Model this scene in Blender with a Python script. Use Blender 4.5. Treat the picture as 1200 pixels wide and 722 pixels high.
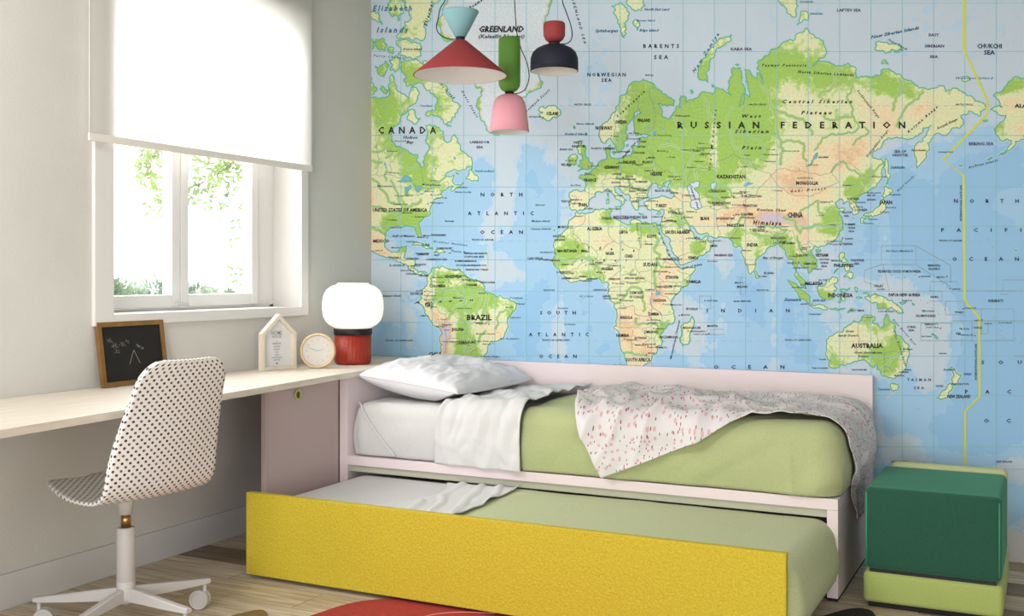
import bpy, bmesh, math, random
from mathutils import Vector, Matrix, noise

for o in list(bpy.data.objects): bpy.data.objects.remove(o)
SC = bpy.context.scene
COL = SC.collection

# ------------------------------------------------------------------ camera
FPX, YAW, HY = 1262.0, 0.464281, 324.0
CAM = Vector((3.38, -5.0016, 1.2))
CF = (-math.sin(YAW), math.cos(YAW)); CR = (math.cos(YAW), math.sin(YAW))
cd = bpy.data.cameras.new('camera'); cam = bpy.data.objects.new('camera', cd); COL.objects.link(cam)
cd.sensor_width = 36; cd.lens = FPX / 1200 * 36; cd.shift_y = (HY - 361) / 1200
cd.clip_start = .05; cd.clip_end = 200
cam.location = CAM; cam.rotation_euler = (math.pi/2, 0, YAW)
SC.camera = cam
# ------------------------------------------------------------------ view, sky, lights
SC.view_settings.view_transform = 'Standard'; SC.view_settings.look = 'None'
SC.view_settings.exposure = -0.1; SC.view_settings.gamma = 1.0; SC.view_settings.use_curve_mapping = False
w = bpy.data.worlds.new('sky'); SC.world = w; w.use_nodes = True
w.node_tree.nodes['Background'].inputs[0].default_value = (1.0, 1.0, 1.0, 1)
w.node_tree.nodes['Background'].inputs[1].default_value = 5.0

def area(name, loc, target, sx, sy, power, color=(1, 1, 1)):
    l = bpy.data.lights.new(name, 'AREA'); l.shape = 'RECTANGLE'; l.size = sx; l.size_y = sy
    l.energy = power; l.color = color
    o = bpy.data.objects.new(name, l); COL.objects.link(o); o.location = loc
    o.rotation_euler = (Vector(target) - Vector(loc)).to_track_quat('-Z', 'Y').to_euler()
    return o
area('soft_light_behind_camera', (2.5, -7.0, 1.05), (1.5, 0, .5), 2.8, 1.7, 135, (1, .99, .975))  # added fill light
area('overhead_fill_light', (.95, -3.6, 2.68), (1.9, -.6, 0), 1.3, 1.3, 80, (1, .985, .965))  # added overhead fill, unseen; no ceiling fitting is built
area('soft_light_right', (4.75, -4.1, 1.05), (0, -2.6, .45), 2.2, 1.6, 42, (1, .99, .975))  # added fill that brightens the low left wall under the desk
area('daylight_through_window', (-.5, -1.25, 1.75), (1.5, -1.6, .6), 1.2, 1.5, 30, (1, 1, 1))
# ------------------------------------------------------------------ helpers
def lin(c):
    if isinstance(c, str): c = tuple(int(c[i:i+2], 16)/255 for i in (0, 2, 4))
    return tuple(((x/12.92) if x <= .04045 else ((x+.055)/1.055)**2.4) for x in c) + (1,)

def mat(name, color, rough=.6, bump=0, scale=60, var=0, vscale=4, metal=0, coords='Object', dist=.002, sheen=0, stretch=(1,1,1), color2=None, spec=.4):
    m = bpy.data.materials.new(name); m.use_nodes = True
    nt = m.node_tree; N = nt.nodes; L = nt.links
    b = N['Principled BSDF']
    b.inputs['Base Color'].default_value = lin(color); b.inputs['Roughness'].default_value = rough
    b.inputs['Metallic'].default_value = metal; b.inputs['Specular IOR Level'].default_value = spec
    if sheen: b.inputs['Sheen Weight'].default_value = sheen
    if bump or var:
        tc = N.new('ShaderNodeTexCoord'); mp = N.new('ShaderNodeMapping'); mp.inputs['Scale'].default_value = stretch
        L.new(tc.outputs[coords], mp.inputs[0])
    if bump:
        n = N.new('ShaderNodeTexNoise'); n.inputs['Scale'].default_value = scale; n.inputs['Detail'].default_value = 4
        L.new(mp.outputs[0], n.inputs[0])
        bp = N.new('ShaderNodeBump'); bp.inputs['Strength'].default_value = bump; bp.inputs['Distance'].default_value = dist
        L.new(n.outputs[0], bp.inputs['Height']); L.new(bp.outputs[0], b.inputs['Normal'])
    if var:
        n2 = N.new('ShaderNodeTexNoise'); n2.inputs['Scale'].default_value = vscale; n2.inputs['Detail'].default_value = 5
        L.new(mp.outputs[0], n2.inputs[0])
        r = N.new('ShaderNodeMapRange'); r.inputs[1].default_value = .3; r.inputs[2].default_value = .7
        L.new(n2.outputs[0], r.inputs[0])
        mx = N.new('ShaderNodeMix'); mx.data_type = 'RGBA'
        c = lin(color); c2 = lin(color2) if color2 else tuple(x*(1-var) for x in c[:3]) + (1,)
        mx.inputs[6].default_value = c; mx.inputs[7].default_value = c2
        L.new(r.outputs[0], mx.inputs[0]); L.new(mx.outputs[2], b.inputs['Base Color'])
    return m

def link_mesh(name, me, m, parent, loc=(0,0,0), world=True, smooth=False):
    """ONE mesh object; vertices are given in world coordinates when world=True."""
    if m: me.materials.append(m)
    o = bpy.data.objects.new(name, me); COL.objects.link(o)
    if parent is not None:
        o.parent = parent
        if world:
            org = Vector((0,0,0)); p = parent
            while p is not None: org += p.location; p = p.parent
            me.transform(Matrix.Translation(-org))
    elif world and loc != (0,0,0):
        me.transform(Matrix.Translation(-Vector(loc))); o.location = loc
    if smooth:
        for p in me.polygons: p.use_smooth = True
    return o
def obj(name, bm, m=None, parent=None, loc=(0,0,0), world=True, smooth=False):
    me = bpy.data.meshes.new(name); bmesh.ops.recalc_face_normals(bm, faces=bm.faces[:]); bm.to_mesh(me); bm.free()
    return link_mesh(name, me, m, parent, loc, world, smooth)
def thing(name, label, cat, loc, group=None, rz=0):
    o = bpy.data.objects.new(name, None); COL.objects.link(o); o.location = loc; o.rotation_euler = (0,0,rz)
    o.empty_display_size = .05
    o['label'] = label; o['category'] = cat
    if group: o['group'] = group
    return o
def tag(o, label, cat, group=None):
    o['label'] = label; o['category'] = cat
    if group: o['group'] = group
    return o
def struct(o): o['kind'] = 'structure'; return o

def box(bm, x0, x1, y0, y1, z0, z1, bev=0, seg=2):
    b = bmesh.new()
    bmesh.ops.create_cube(b, size=1)
    for v in b.verts:
        v.co = Vector(((x0+x1)/2 + v.co.x*(x1-x0), (y0+y1)/2 + v.co.y*(y1-y0), (z0+z1)/2 + v.co.z*(z1-z0)))
    if bev: bmesh.ops.bevel(b, geom=b.edges[:], offset=bev, segments=seg, affect='EDGES', profile=.5)
    me = bpy.data.meshes.new('t'); b.to_mesh(me); b.free(); bm.from_mesh(me); bpy.data.meshes.remove(me)
    return bm
def BX(*a, **k): return box(bmesh.new(), *a, **k)
def lathe(prof, c=(0,0,0), seg=56, bm=None, axis=None, close=False):
    bm = bm or bmesh.new(); rings = []
    M = axis or Matrix.Identity(3)
    for r, z in prof:
        if r < 1e-5: rings.append([bm.verts.new(Vector(c) + M @ Vector((0,0,z)))])
        else: rings.append([bm.verts.new(Vector(c) + M @ Vector((r*math.cos(6.28318*i/seg), r*math.sin(6.28318*i/seg), z))) for i in range(seg)])
    pairs = list(zip(rings, rings[1:])) + ([(rings[-1], rings[0])] if close else [])
    for a, b in pairs:
        for i in range(seg):
            j = (i+1) % seg
            if len(a) == 1 and len(b) == 1: continue
            if len(a) == 1: bm.faces.new((a[0], b[i], b[j]))
            elif len(b) == 1: bm.faces.new((a[i], a[j], b[0]))
            else: bm.faces.new((a[i], a[j], b[j], b[i]))
    return bm
def smooth_path(P, n=8):
    P = [Vector(p) for p in P]; out = []
    for i in range(len(P)-1):
        p0 = P[max(0,i-1)]; p1 = P[i]; p2 = P[i+1]; p3 = P[min(len(P)-1,i+2)]
        for k in range(n):
            t = k/n
            out.append(.5*((2*p1)+(p2-p0)*t+(2*p0-5*p1+4*p2-p3)*t*t+(3*p1-p0-3*p2+p3)*t**3))
    out.append(P[-1]); return out
def tube(P, r, seg=8, bm=None, closed=False):
    bm = bm or bmesh.new(); P = [Vector(p) for p in P]; n = len(P); rings = []
    up = Vector((0,0,1)); prev = None
    for i in range(n):
        t = (P[(i+1) % n] - P[i-1]) if closed else (P[min(n-1,i+1)] - P[max(0,i-1)])
        t.normalize()
        s = prev if prev is not None else (t.cross(up) if abs(t.z) < .9 else t.cross(Vector((1,0,0))))
        s = (s - t*s.dot(t)).normalized(); prev = s; q = t.cross(s)
        rr = r(i/(n-1)) if callable(r) else r
        rings.append([bm.verts.new(P[i] + s*rr*math.cos(6.28318*k/seg) + q*rr*math.sin(6.28318*k/seg)) for k in range(seg)])
    for i in range(n if closed else n-1):
        a, b = rings[i], rings[(i+1) % n]
        for k in range(seg): bm.faces.new((a[k], a[(k+1)%seg], b[(k+1)%seg], b[k]))
    if not closed:
        bm.faces.new(rings[0][::-1]); bm.faces.new(rings[-1])
    return bm
def prism(pts, h0, h1, M):
    """outline (a, b) extruded between h0 and h1, mapped to the world by M(a, b, h)"""
    bm = bmesh.new()
    A = [bm.verts.new(M(a, b, h0)) for a, b in pts]; B = [bm.verts.new(M(a, b, h1)) for a, b in pts]
    n = len(pts); bm.faces.new(A[::-1]); bm.faces.new(B)
    for i in range(n): bm.faces.new((A[i], A[(i+1)%n], B[(i+1)%n], B[i]))
    return bm
def grid(fn, nu, nv):
    bm = bmesh.new()
    V = [[bm.verts.new(fn(i/nu, j/nv)) for j in range(nv+1)] for i in range(nu+1)]
    for i in range(nu):
        for j in range(nv): bm.faces.new((V[i][j], V[i+1][j], V[i+1][j+1], V[i][j+1]))
    return bm
def shell(fn, nu, nv, th):
    """a cloth with real thickness: fn(s, t, off) gives the surface at offset off"""
    bm = bmesh.new()
    T = [[bm.verts.new(fn(i/nu, j/nv, th)) for j in range(nv+1)] for i in range(nu+1)]
    B = [[bm.verts.new(fn(i/nu, j/nv, 0)) for j in range(nv+1)] for i in range(nu+1)]
    for i in range(nu):
        for j in range(nv):
            bm.faces.new((T[i][j], T[i+1][j], T[i+1][j+1], T[i][j+1]))
            bm.faces.new((B[i][j], B[i][j+1], B[i+1][j+1], B[i+1][j]))
    for i in range(nu):
        bm.faces.new((T[i][0], B[i][0], B[i+1][0], T[i+1][0])); bm.faces.new((T[i+1][nv], B[i+1][nv], B[i][nv], T[i][nv]))
    for j in range(nv):
        bm.faces.new((T[0][j+1], B[0][j+1], B[0][j], T[0][j])); bm.faces.new((T[nu][j], B[nu][j], B[nu][j+1], T[nu][j+1]))
    return bm
def px(x, y, d):
    """point at depth d (metres along the view axis) on the sight line of a picture point"""
    a = (x-600)/FPX
    return Vector((CAM.x + d*(CF[0]+a*CR[0]), CAM.y + d*(CF[1]+a*CR[1]), CAM.z + d*(HY-y)/FPX))
def nz(x, y, z=0, s=1): return noise.noise(Vector((x*s, y*s, z)))

# ------------------------------------------------------------------ materials
M_plaster = mat('plaster', 'cccac5', .9, .35, 90, .05, 3, dist=.003)
M_ceiling = mat('ceiling_paint', 'b9b7b2', .9)
M_trim = mat('window_paint', 'd9d7d4', .5, .1, 120, dist=.001)
M_skirt = mat('skirting_paint', 'cbcbcb', .5)
M_pink = mat('pale_pink_lacquer', 'e6d8db', .45, .05, 200, dist=.0005)
M_pinkd = mat('pink_panel_lacquer', 'baa7a5', .5, .05, 200, dist=.0005)
M_desk = mat('pale_ash_wood', 'e4dccf', .5, .12, 60, .35, 7, stretch=(9, .6, 9), color2='d3c8b8', dist=.001)
M_yellow = mat('yellow_felt', 'cfbc38', .85, 1.0, 150, .14, 120, dist=.004, color2='bda72b')
M_green = mat('sage_green_cotton', 'b6bf8c', .95, .6, 420, .16, 260, dist=.0015, sheen=.15)
M_green_lit = mat('sage_green_cotton_lit', 'c6cda2', .95, .6, 420, .16, 260, dist=.0015, sheen=.15, color2='b0b98a')  # same sage cotton made lighter, the light from above put into its colour
M_white = mat('white_cotton', 'd6d6d6', .95, .35, 350, .03, 200, dist=.001)
M_sheetgrey = mat('pale_grey_cotton', 'd3d3d2', .95, .5, 300, .08, 160, dist=.001)
M_pillow = mat('pillow_cotton', 'e0dfe4', .95, .3, 300, dist=.001)
M_dkgreen = mat('dark_green_upholstery', '2d5a47', .95, .8, 420, .25, 380, dist=.0015, spec=.15, sheen=.5)
M_dkgreen.node_tree.nodes['Principled BSDF'].inputs['Sheen Tint'].default_value = (.25, .75, .5, 1)
M_piping = mat('teal_piping', '3f8a6c', .8)
M_lime = mat('lime_upholstery', 'a9b96a', .95, .7, 420, .15, 380, dist=.0015, sheen=.15)
M_limelt = mat('pale_lime_upholstery', 'c5cd9a', .95, .6, 420, .1, 380, dist=.0015)
M_black = mat('black_plastic', '121214', .5)
M_chair = mat('warm_grey_metal', 'c6c4c3', .45)
M_brass = mat('brass', 'a98a5c', .28, metal=1)
M_floor_shade = mat('floor_shadow_gap', '1a1815', .8)  # near-black colour that paints the shade along the floor
M_rug = mat('red_wool', 'b0403a', .98, .8, 220, .15, 60, dist=.003)
M_rugb = mat('black_wool', '2b2a2c', .98, .8, 220, dist=.003)
M_rugp = mat('burgundy_wool', '6a1f40', .98, .8, 220, dist=.003)
M_rugo = mat('ochre_wool', '8a7444', .98, .8, 220, dist=.003)
M_rugl = mat('rose_seam', 'd58a84', .9)
# ------------------------------------------------------------------ printing inks of the mural
def flat(name, c, rough=.75):
    m = mat(name, c, rough); return m
def sea_mat():
    m = bpy.data.materials.new('sea_print'); m.use_nodes = True; nt = m.node_tree; N = nt.nodes; L = nt.links; b = N['Principled BSDF']
    at = N.new('ShaderNodeAttribute'); at.attribute_name = 'relief'
    uv = N.new('ShaderNodeUVMap'); uv.uv_map = 'sheet'
    n = N.new('ShaderNodeTexNoise'); n.inputs['Scale'].default_value = 5.5; n.inputs['Detail'].default_value = 8; n.inputs['Roughness'].default_value = .6
    L.new(uv.outputs[0], n.inputs[0])
    ma = N.new('ShaderNodeMath'); ma.operation = 'MULTIPLY_ADD'; L.new(n.outputs[0], ma.inputs[0]); ma.inputs[1].default_value = 2.4; L.new(at.outputs['Fac'], ma.inputs[2])
    r = N.new('ShaderNodeValToRGB'); r.color_ramp.interpolation = 'LINEAR'
    e = r.color_ramp.elements; e[0].position = .0; e[0].color = lin(SEA_COL[0]); e[1].position = .36; e[1].color = lin(SEA_COL[0])
    for p, c in ((.37, SEA_COL[1]), (.43, SEA_COL[1]), (.44, SEA_COL[2]), (.74, SEA_COL[2]), (.75, SEA_COL[3]), (1, SEA_COL[3])):
        x = e.new(p); x.color = lin(c)
    mr = N.new('ShaderNodeMapRange'); mr.inputs[1].default_value = -.05; mr.inputs[2].default_value = 3.65
    L.new(ma.outputs[0], mr.inputs[0]); L.new(mr.outputs[0], r.inputs[0]); L.new(r.outputs[0], b.inputs['Base Color']); b.inputs['Roughness'].default_value = .75
    return m
def land_mat():
    m = bpy.data.materials.new('land_print'); m.use_nodes = True; nt = m.node_tree; N = nt.nodes; L = nt.links; b = N['Principled BSDF']
    at = N.new('ShaderNodeAttribute'); at.attribute_name = 'relief'
    uv = N.new('ShaderNodeUVMap'); uv.uv_map = 'sheet'
    n = N.new('ShaderNodeTexNoise'); n.inputs['Scale'].default_value = 13; n.inputs['Detail'].default_value = 10; n.inputs['Roughness'].default_value = .68
    L.new(uv.outputs[0], n.inputs[0])
    n4 = N.new('ShaderNodeTexNoise'); n4.inputs['Scale'].default_value = 4.2; n4.inputs['Detail'].default_value = 6; L.new(uv.outputs[0], n4.inputs[0])
    m4 = N.new('ShaderNodeMath'); m4.operation = 'MULTIPLY_ADD'; L.new(n4.outputs[0], m4.inputs[0]); m4.inputs[1].default_value = 1.5; L.new(at.outputs['Fac'], m4.inputs[2])
    ma = N.new('ShaderNodeMath'); ma.operation = 'MULTIPLY_ADD'; L.new(n.outputs[0], ma.inputs[0]); ma.inputs[1].default_value = 2.3; L.new(m4.outputs[0], ma.inputs[2])
    mr = N.new('ShaderNodeMapRange'); mr.inputs[1].default_value = 1.05; mr.inputs[2].default_value = 6.05
    L.new(ma.outputs[0], mr.inputs[0])
    r = N.new('ShaderNodeValToRGB'); e = r.color_ramp.elements
    e[0].position = 0; e[0].color = lin(LAND_COL[0]); e[1].position = .235; e[1].color = lin(LAND_COL[0])
    for p, c in ((.255, LAND_COL[1]), (.285, LAND_COL[1]), (.30, LAND_COL[2]), (.38, LAND_COL[2]), (.44, LAND_COL[3]), (.53, LAND_COL[4]), (.64, LAND_COL[5]), (.70, LAND_COL[6]), (.9, LAND_COL[6]), (.95, LAND_COL[7])):
        x = e.new(p); x.color = lin(c)
    L.new(mr.outputs[0], r.inputs[0])
    # fine hill shading printed on the sheet
    n2 = N.new('ShaderNodeTexNoise'); n2.inputs['Scale'].default_value = 42; n2.inputs['Detail'].default_value = 4; L.new(uv.outputs[0], n2.inputs[0])
    r2 = N.new('ShaderNodeMapRange'); r2.inputs[1].default_value = .3; r2.inputs[2].default_value = .7; r2.inputs[3].default_value = .9; r2.inputs[4].default_value = 1.07
    L.new(n2.outputs[0], r2.inputs[0])
    mx = N.new('ShaderNodeMix'); mx.data_type = 'RGBA'; mx.blend_type = 'MULTIPLY'; mx.inputs[0].default_value = 1
    L.new(r.outputs[0], mx.inputs[6]); L.new(r2.outputs[0], mx.inputs[7]); L.new(mx.outputs[2], b.inputs['Base Color'])
    b.inputs['Roughness'].default_value = .75
    return m
SEA_COL = ('c0d0dd', 'b5cee2', '9fc7e6', '93c0e5')
LAND_COL = ('9fc760', 'bad483', 'dde2b6', 'e2dfb6', 'ecd6b0', 'e4bf95', 'cdc3cf', 'cfdae1')
MAP_MATS = [sea_mat(), land_mat(), flat('lake_print', '72b4cc'), flat('graticule_print', '8dc0cb'), flat('coast_print', '63ad96'), flat('river_print', '7ab79a'), flat('border_print', '8c8f80'), flat('date_line_print', 'd2d94a'), flat('black_print', '1c1b1b'), flat('navy_print', '2a2c55'), flat('teal_print', '2f6b8a'), flat('violet_print', '4a3568'), flat('red_print', '8f2c24'), flat('inland_sea_print', 'd6deec'), flat('valley_print', 'b4cf7c'), flat('shallows_print', 'aed2de')]
U_LEFT = 435.6
MURAL_ORIGIN = Vector((1.6, -.001, .14))
# ============================================================= ROOM
def oak():
    m = bpy.data.materials.new('oak_planks'); m.use_nodes = True
    nt = m.node_tree; N = nt.nodes; L = nt.links; b = N['Principled BSDF']
    tc = N.new('ShaderNodeTexCoord')
    br = N.new('ShaderNodeTexBrick'); br.offset = .37; br.offset_frequency = 2
    br.inputs['Scale'].default_value = 1; br.inputs['Brick Width'].default_value = 1.25; br.inputs['Row Height'].default_value = .19
    br.inputs['Mortar Size'].default_value = .0012; br.inputs['Mortar Smooth'].default_value = 0
    br.inputs['Color1'].default_value = (0,0,0,1); br.inputs['Color2'].default_value = (1,1,1,1); br.inputs['Mortar'].default_value = (.5,.5,.5,1)
    mp0 = N.new('ShaderNodeMapping'); mp0.inputs['Location'].default_value = (.33, .165, 0)
    L.new(tc.outputs['Object'], mp0.inputs[0]); L.new(mp0.outputs[0], br.inputs[0])
    # grain
    mp = N.new('ShaderNodeMapping'); mp.inputs['Scale'].default_value = (1.6, 26, 1)
    L.new(tc.outputs['Object'], mp.inputs[0])
    add = N.new('ShaderNodeVectorMath'); add.operation = 'MULTIPLY_ADD'
    L.new(br.outputs['Color'], add.inputs[0]); add.inputs[1].default_value = (13, 7, 3); L.new(mp.outputs[0], add.inputs[2])
    g = N.new('ShaderNodeTexNoise'); g.inputs['Scale'].default_value = 2.2; g.inputs['Detail'].default_value = 8; g.inputs['Distortion'].default_value = .6
    L.new(add.outputs[0], g.inputs[0])
    mp2 = N.new('ShaderNodeMapping'); mp2.inputs['Scale'].default_value = (3, 11, 1); L.new(tc.outputs['Object'], mp2.inputs[0])
    kn = N.new('ShaderNodeTexNoise'); kn.inputs['Scale'].default_value = 2.0; kn.inputs['Detail'].default_value = 3
    L.new(mp2.outputs[0], kn.inputs[0])
    r1 = N.new('ShaderNodeValToRGB'); e = r1.color_ramp.elements
    e[0].position = .3; e[0].color = lin('ab9a83'); e[1].position = .68; e[1].color = lin('e0d6c6')
    L.new(g.outputs[0], r1.inputs[0])
    r2 = N.new('ShaderNodeValToRGB'); e = r2.color_ramp.elements
    e[0].position = 0; e[0].color = (.36,.30,.22,1); e[1].position = .45; e[1].color = (.9,.86,.8,1)
    x = r2.color_ramp.elements.new(1); x.color = (1.12,1.1,1.06,1)
    L.new(br.outputs['Color'], r2.inputs[0])
    mx = N.new('ShaderNodeMix'); mx.data_type = 'RGBA'; mx.blend_type = 'MULTIPLY'; mx.inputs[0].default_value = 1
    L.new(r1.outputs[0], mx.inputs[6]); L.new(r2.outputs[0], mx.inputs[7])
    rk = N.new('ShaderNodeValToRGB'); e = rk.color_ramp.elements
    e[0].position = .24; e[0].color = (.35,.26,.17,1); e[1].position = .36; e[1].color = (1,1,1,1)
    L.new(kn.outputs[0], rk.inputs[0])
    mk = N.new('ShaderNodeMix'); mk.data_type = 'RGBA'; mk.blend_type = 'MULTIPLY'; mk.inputs[0].default_value = .8
    L.new(mx.outputs[2], mk.inputs[6]); L.new(rk.outputs[0], mk.inputs[7])
    mm = N.new('ShaderNodeMix'); mm.data_type = 'RGBA'; mm.inputs[7].default_value = lin('4a3c2b')
    L.new(br.outputs['Fac'], mm.inputs[0]); L.new(mk.outputs[2], mm.inputs[6]); L.new(mm.outputs[2], b.inputs['Base Color'])
    b.inputs['Roughness'].default_value = .55
    bp = N.new('ShaderNodeBump'); bp.inputs['Strength'].default_value = .25; bp.inputs['Distance'].default_value = .001
    L.new(g.outputs[0], bp.inputs['Height']); L.new(bp.outputs[0], b.inputs['Normal'])
    return m
RX, RY, RZ = 4.9, -7.3, 2.75
struct(obj('floor', BX(-.25, RX, RY, .15, -.1, 0), oak()))
struct(obj('ceiling', BX(-.25, RX, RY, .15, RZ, RZ+.1), M_ceiling))
struct(obj('wall_back', BX(-.25, RX+.15, 0, .15, 0, RZ), M_plaster))
WY0, WY1, WZ0, WZ1 = -1.853, -.645, 1.048, 2.50     # window opening in the left wall
bm = BX(-.25, 0, RY, WY0, 0, RZ); box(bm, -.25, 0, WY1, 0, 0, RZ); box(bm, -.25, 0, WY0, WY1, 0, WZ0); box(bm, -.25, 0, WY0, WY1, WZ1, RZ)
struct(obj('wall_left', bm, M_plaster))
struct(obj('wall_right', BX(RX, RX+.15, RY, 0, 0, RZ), M_plaster))
bm = BX(-.25, RX+.15, RY-.15, RY, 0, RZ)
struct(obj('wall_front', bm, M_plaster))
struct(obj('baseboard_left', BX(.0, .014, RY, 0, 0, .127, bev=.002), M_skirt))
struct(obj('baseboard_back', BX(.014, RX, -.014, 0, 0, .13, bev=.002), M_skirt))

# window trim, frame, sashes
M_frame = mat('window_frame_white', 'dedcda', .4)
bm = bmesh.new(); t = .018
box(bm, 0, t, -1.95, WY0, 1.003, 2.58, bev=.002); box(bm, 0, t, WY1, -.588, 1.003, 2.58, bev=.002)
box(bm, 0, t, WY0, WY1, 1.003, WZ0, bev=.002); box(bm, 0, t, WY0, WY1, WZ1, 2.58, bev=.002)
struct(obj('trim_1', bm, M_trim, None))
XF = -.17
win = struct(thing('window_1', 'x', 'x', (XF, (WY0+WY1)/2, WZ0)))
del win['label']; del win['category']
bm = bmesh.new()
box(bm, XF-.05, XF+.01, WY0, WY0+.03, WZ0, WZ1, bev=.002); box(bm, XF-.05, XF+.01, WY1-.03, WY1, WZ0, WZ1, bev=.002)
box(bm, XF-.05, XF+.01, WY0, WY1, WZ0, WZ0+.012, bev=.002); box(bm, XF-.05, XF+.01, WY0, WY1, WZ1-.03, WZ1, bev=.002)
obj('window_frame', bm, M_frame, win)
def sash(y0, y1, lw, rw):
    bm = bmesh.new(); z0, z1 = WZ0+.014, WZ1-.03
    a, b_ = XF-.035, XF+.022
    box(bm, a, b_, y0, y0+lw, z0, z1, bev=.004); box(bm, a, b_, y1-rw, y1, z0, z1, bev=.004)
    box(bm, a, b_, y0+lw, y1-rw, z0, z0+.056, bev=.004); box(bm, a, b_, y0+lw, y1-rw, z1-.055, z1, bev=.004)
    s = obj('sash', bm, M_frame, win)
    g = obj('glass_pane', BX(XF-.012, XF-.006, y0+lw, y1-rw, z0+.056, z1-.055), M_glass, s)
M_glass = bpy.data.materials.new('clear_glass'); M_glass.use_nodes = True
nt = M_glass.node_tree; nt.nodes.remove(nt.nodes['Principled BSDF'])
tr = nt.nodes.new('ShaderNodeBsdfTransparent'); gl = nt.nodes.new('ShaderNodeBsdfGlossy'); gl.inputs['Roughness'].default_value = .02
mxs = nt.nodes.new('ShaderNodeMixShader'); mxs.inputs[0].default_value = .05
nt.links.new(tr.outputs[0], mxs.inputs[1]); nt.links.new(gl.outputs[0], mxs.inputs[2]); nt.links.new(mxs.outputs[0], nt.nodes['Material Output'].inputs[0])
sash(WY0+.03, -1.312, .045, .052)
sash(-1.308, -.775, .05, .05)
box_ = BX(XF-.05, XF+.01, -.775, WY1-.03, WZ0+.012, WZ1-.03)      # fixed white infill beside the right sash
obj('side_infill', box_, M_frame, win)
h = obj('handle', tube(smooth_path([(XF+.03,-1.30,1.80),(XF+.062,-1.30,1.795),(XF+.066,-1.295,1.74),(XF+.064,-1.292,1.65)]), .008), M_frame, win, smooth=True)
obj('handle_rosette', lathe([(0,.0),(.017,.0),(.017,.012),(0,.012)], (XF+.022,-1.30,1.80), 24, axis=Matrix.Rotation(math.pi/2,3,'Y')), M_frame, win)
obj('hinge', BX(XF+.02, XF+.034, -1.345, -1.275, WZ0+.02, WZ0+.034, bev=.002), M_chair, win)

# roller blind
M_blind = bpy.data.materials.new('blind_fabric'); M_blind.use_nodes = True
nt = M_blind.node_tree; nt.nodes.remove(nt.nodes['Principled BSDF'])
di = nt.nodes.new('ShaderNodeBsdfDiffuse'); di.inputs[0].default_value = lin('d4d1cc')
tl = nt.nodes.new('ShaderNodeBsdfTranslucent'); tl.inputs[0].default_value = lin('fbfbfa')
mxs = nt.nodes.new('ShaderNodeMixShader'); mxs.inputs[0].default_value = .72
nt.links.new(di.outputs[0], mxs.inputs[1]); nt.links.new(tl.outputs[0], mxs.inputs[2]); nt.links.new(mxs.outputs[0], nt.nodes['Material Output'].inputs[0])
bl = thing('roller_blind', 'white translucent roller blind drawn halfway down over the window', 'blind', (.045, -1.3, 2.66))
obj('fabric', BX(.0445, .0453, -2.004, -.597, 1.755, 2.645), M_blind, bl)
obj('bottom_bar', BX(.040, .050, -2.006, -.595, 1.727, 1.758, bev=.003), mat('blind_bar', 'e2dcd4', .6), bl)
obj('roller', lathe([(0,-.71),(.024,-.71),(.024,.71),(0,.71)], (.045,-1.3,2.655), 32, axis=Matrix.Rotation(math.pi/2,3,'X')), M_blind, bl, smooth=False)
for yy in (-2.015, -.585):
    obj('bracket', BX(0, .075, yy-.004, yy+.004, 2.62, 2.69, bev=.001), M_frame, bl)
obj('guide_wire', tube([(.047,-2.003,1.73),(.047,-2.003,2.63)], .0012, 6), M_frame, bl)

# ============================================================= GARDEN beyond the window
def leaf_mat(name, c, c2):
    m = mat(name, c, .6, 0, 10, .5, 3, color2=c2); nt = m.node_tree; b = nt.nodes['Principled BSDF']
    t = nt.nodes.new('ShaderNodeBsdfTranslucent'); mx = nt.nodes.new('ShaderNodeMixShader'); mx.inputs[0].default_value = .5
    for n in nt.nodes:
        if n.type == 'MIX': nt.links.new(n.outputs[2], t.inputs[0])
    nt.links.new(b.outputs[0], mx.inputs[1]); nt.links.new(t.outputs[0], mx.inputs[2]); nt.links.new(mx.outputs[0], nt.nodes['Material Output'].inputs[0])
    return m
M_leaf = leaf_mat('leaf_green', '93a866', '6c8550')
M_leaf2 = leaf_mat('shrub_leaf', '9aab8c', '748c7c')
M_bark = mat('bark', '6e6153', .9, .5, 40)
struct(obj('garden_ground', BX(-30, -.3, -12, 22, -.62, -.5), mat('pale_gravel', 'c9c6be', .9, .4, 30)))
def leaf(bm, c, d, n, L, W):
    d = d.normalized(); s = d.cross(n).normalized()
    v = [bm.verts.new(c), bm.verts.new(c + d*L*.35 + s*W/2), bm.verts.new(c + d*L*.75 + s*W*.35), bm.verts.new(c + d*L), bm.verts.new(c + d*L*.75 - s*W*.35), bm.verts.new(c + d*L*.35 - s*W/2)]
    bm.faces.new(v)
def on_x(x, y, X):
    a = (x-600)/FPX; rx = CF[0]+a*CR[0]; t = (X-CAM.x)/rx
    return Vector((X, CAM.y + t*(CF[1]+a*CR[1]), CAM.z + t*(HY-y)/FPX))
rng = random.Random(3)
tree = thing('garden_tree', 'leafy tree whose branches hang outside the window', 'tree', (-3.4, 4.2, -.5))
tw = bmesh.new(); lf = bmesh.new()
tube(smooth_path([(-3.4,4.2,-.5),(-3.42,4.15,1.5),(-3.3,4.1,3.2)]), .09, 10, tw)
tube(smooth_path([(-3.32,4.1,2.9), (-3.2,3.2,3.0), (-3.1,2.0,2.9), (-3.0,.6,2.75)]), lambda t: .04*(1-t)+.008, 8, tw)
spr = [[(172,178),(178,200),(183,222),(186,244)],[(165,186),(172,196),(174,214)],[(192,178),(185,182),(176,184)],
       [(292,186),(262,196),(240,212),(228,226)],[(262,196),(250,215),(247,238)],[(292,188),(286,210),(285,238)],[(262,192),(240,190),(222,186)],[(222,186),(214,200),(212,208)],[(240,212),(222,222),(214,232)],[(285,262),(276,272),(276,284)],[(270,310),(275,320),(278,326)],[(255,200),(268,212),(262,244)],[(290,200),(276,198),(264,190)]]
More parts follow.
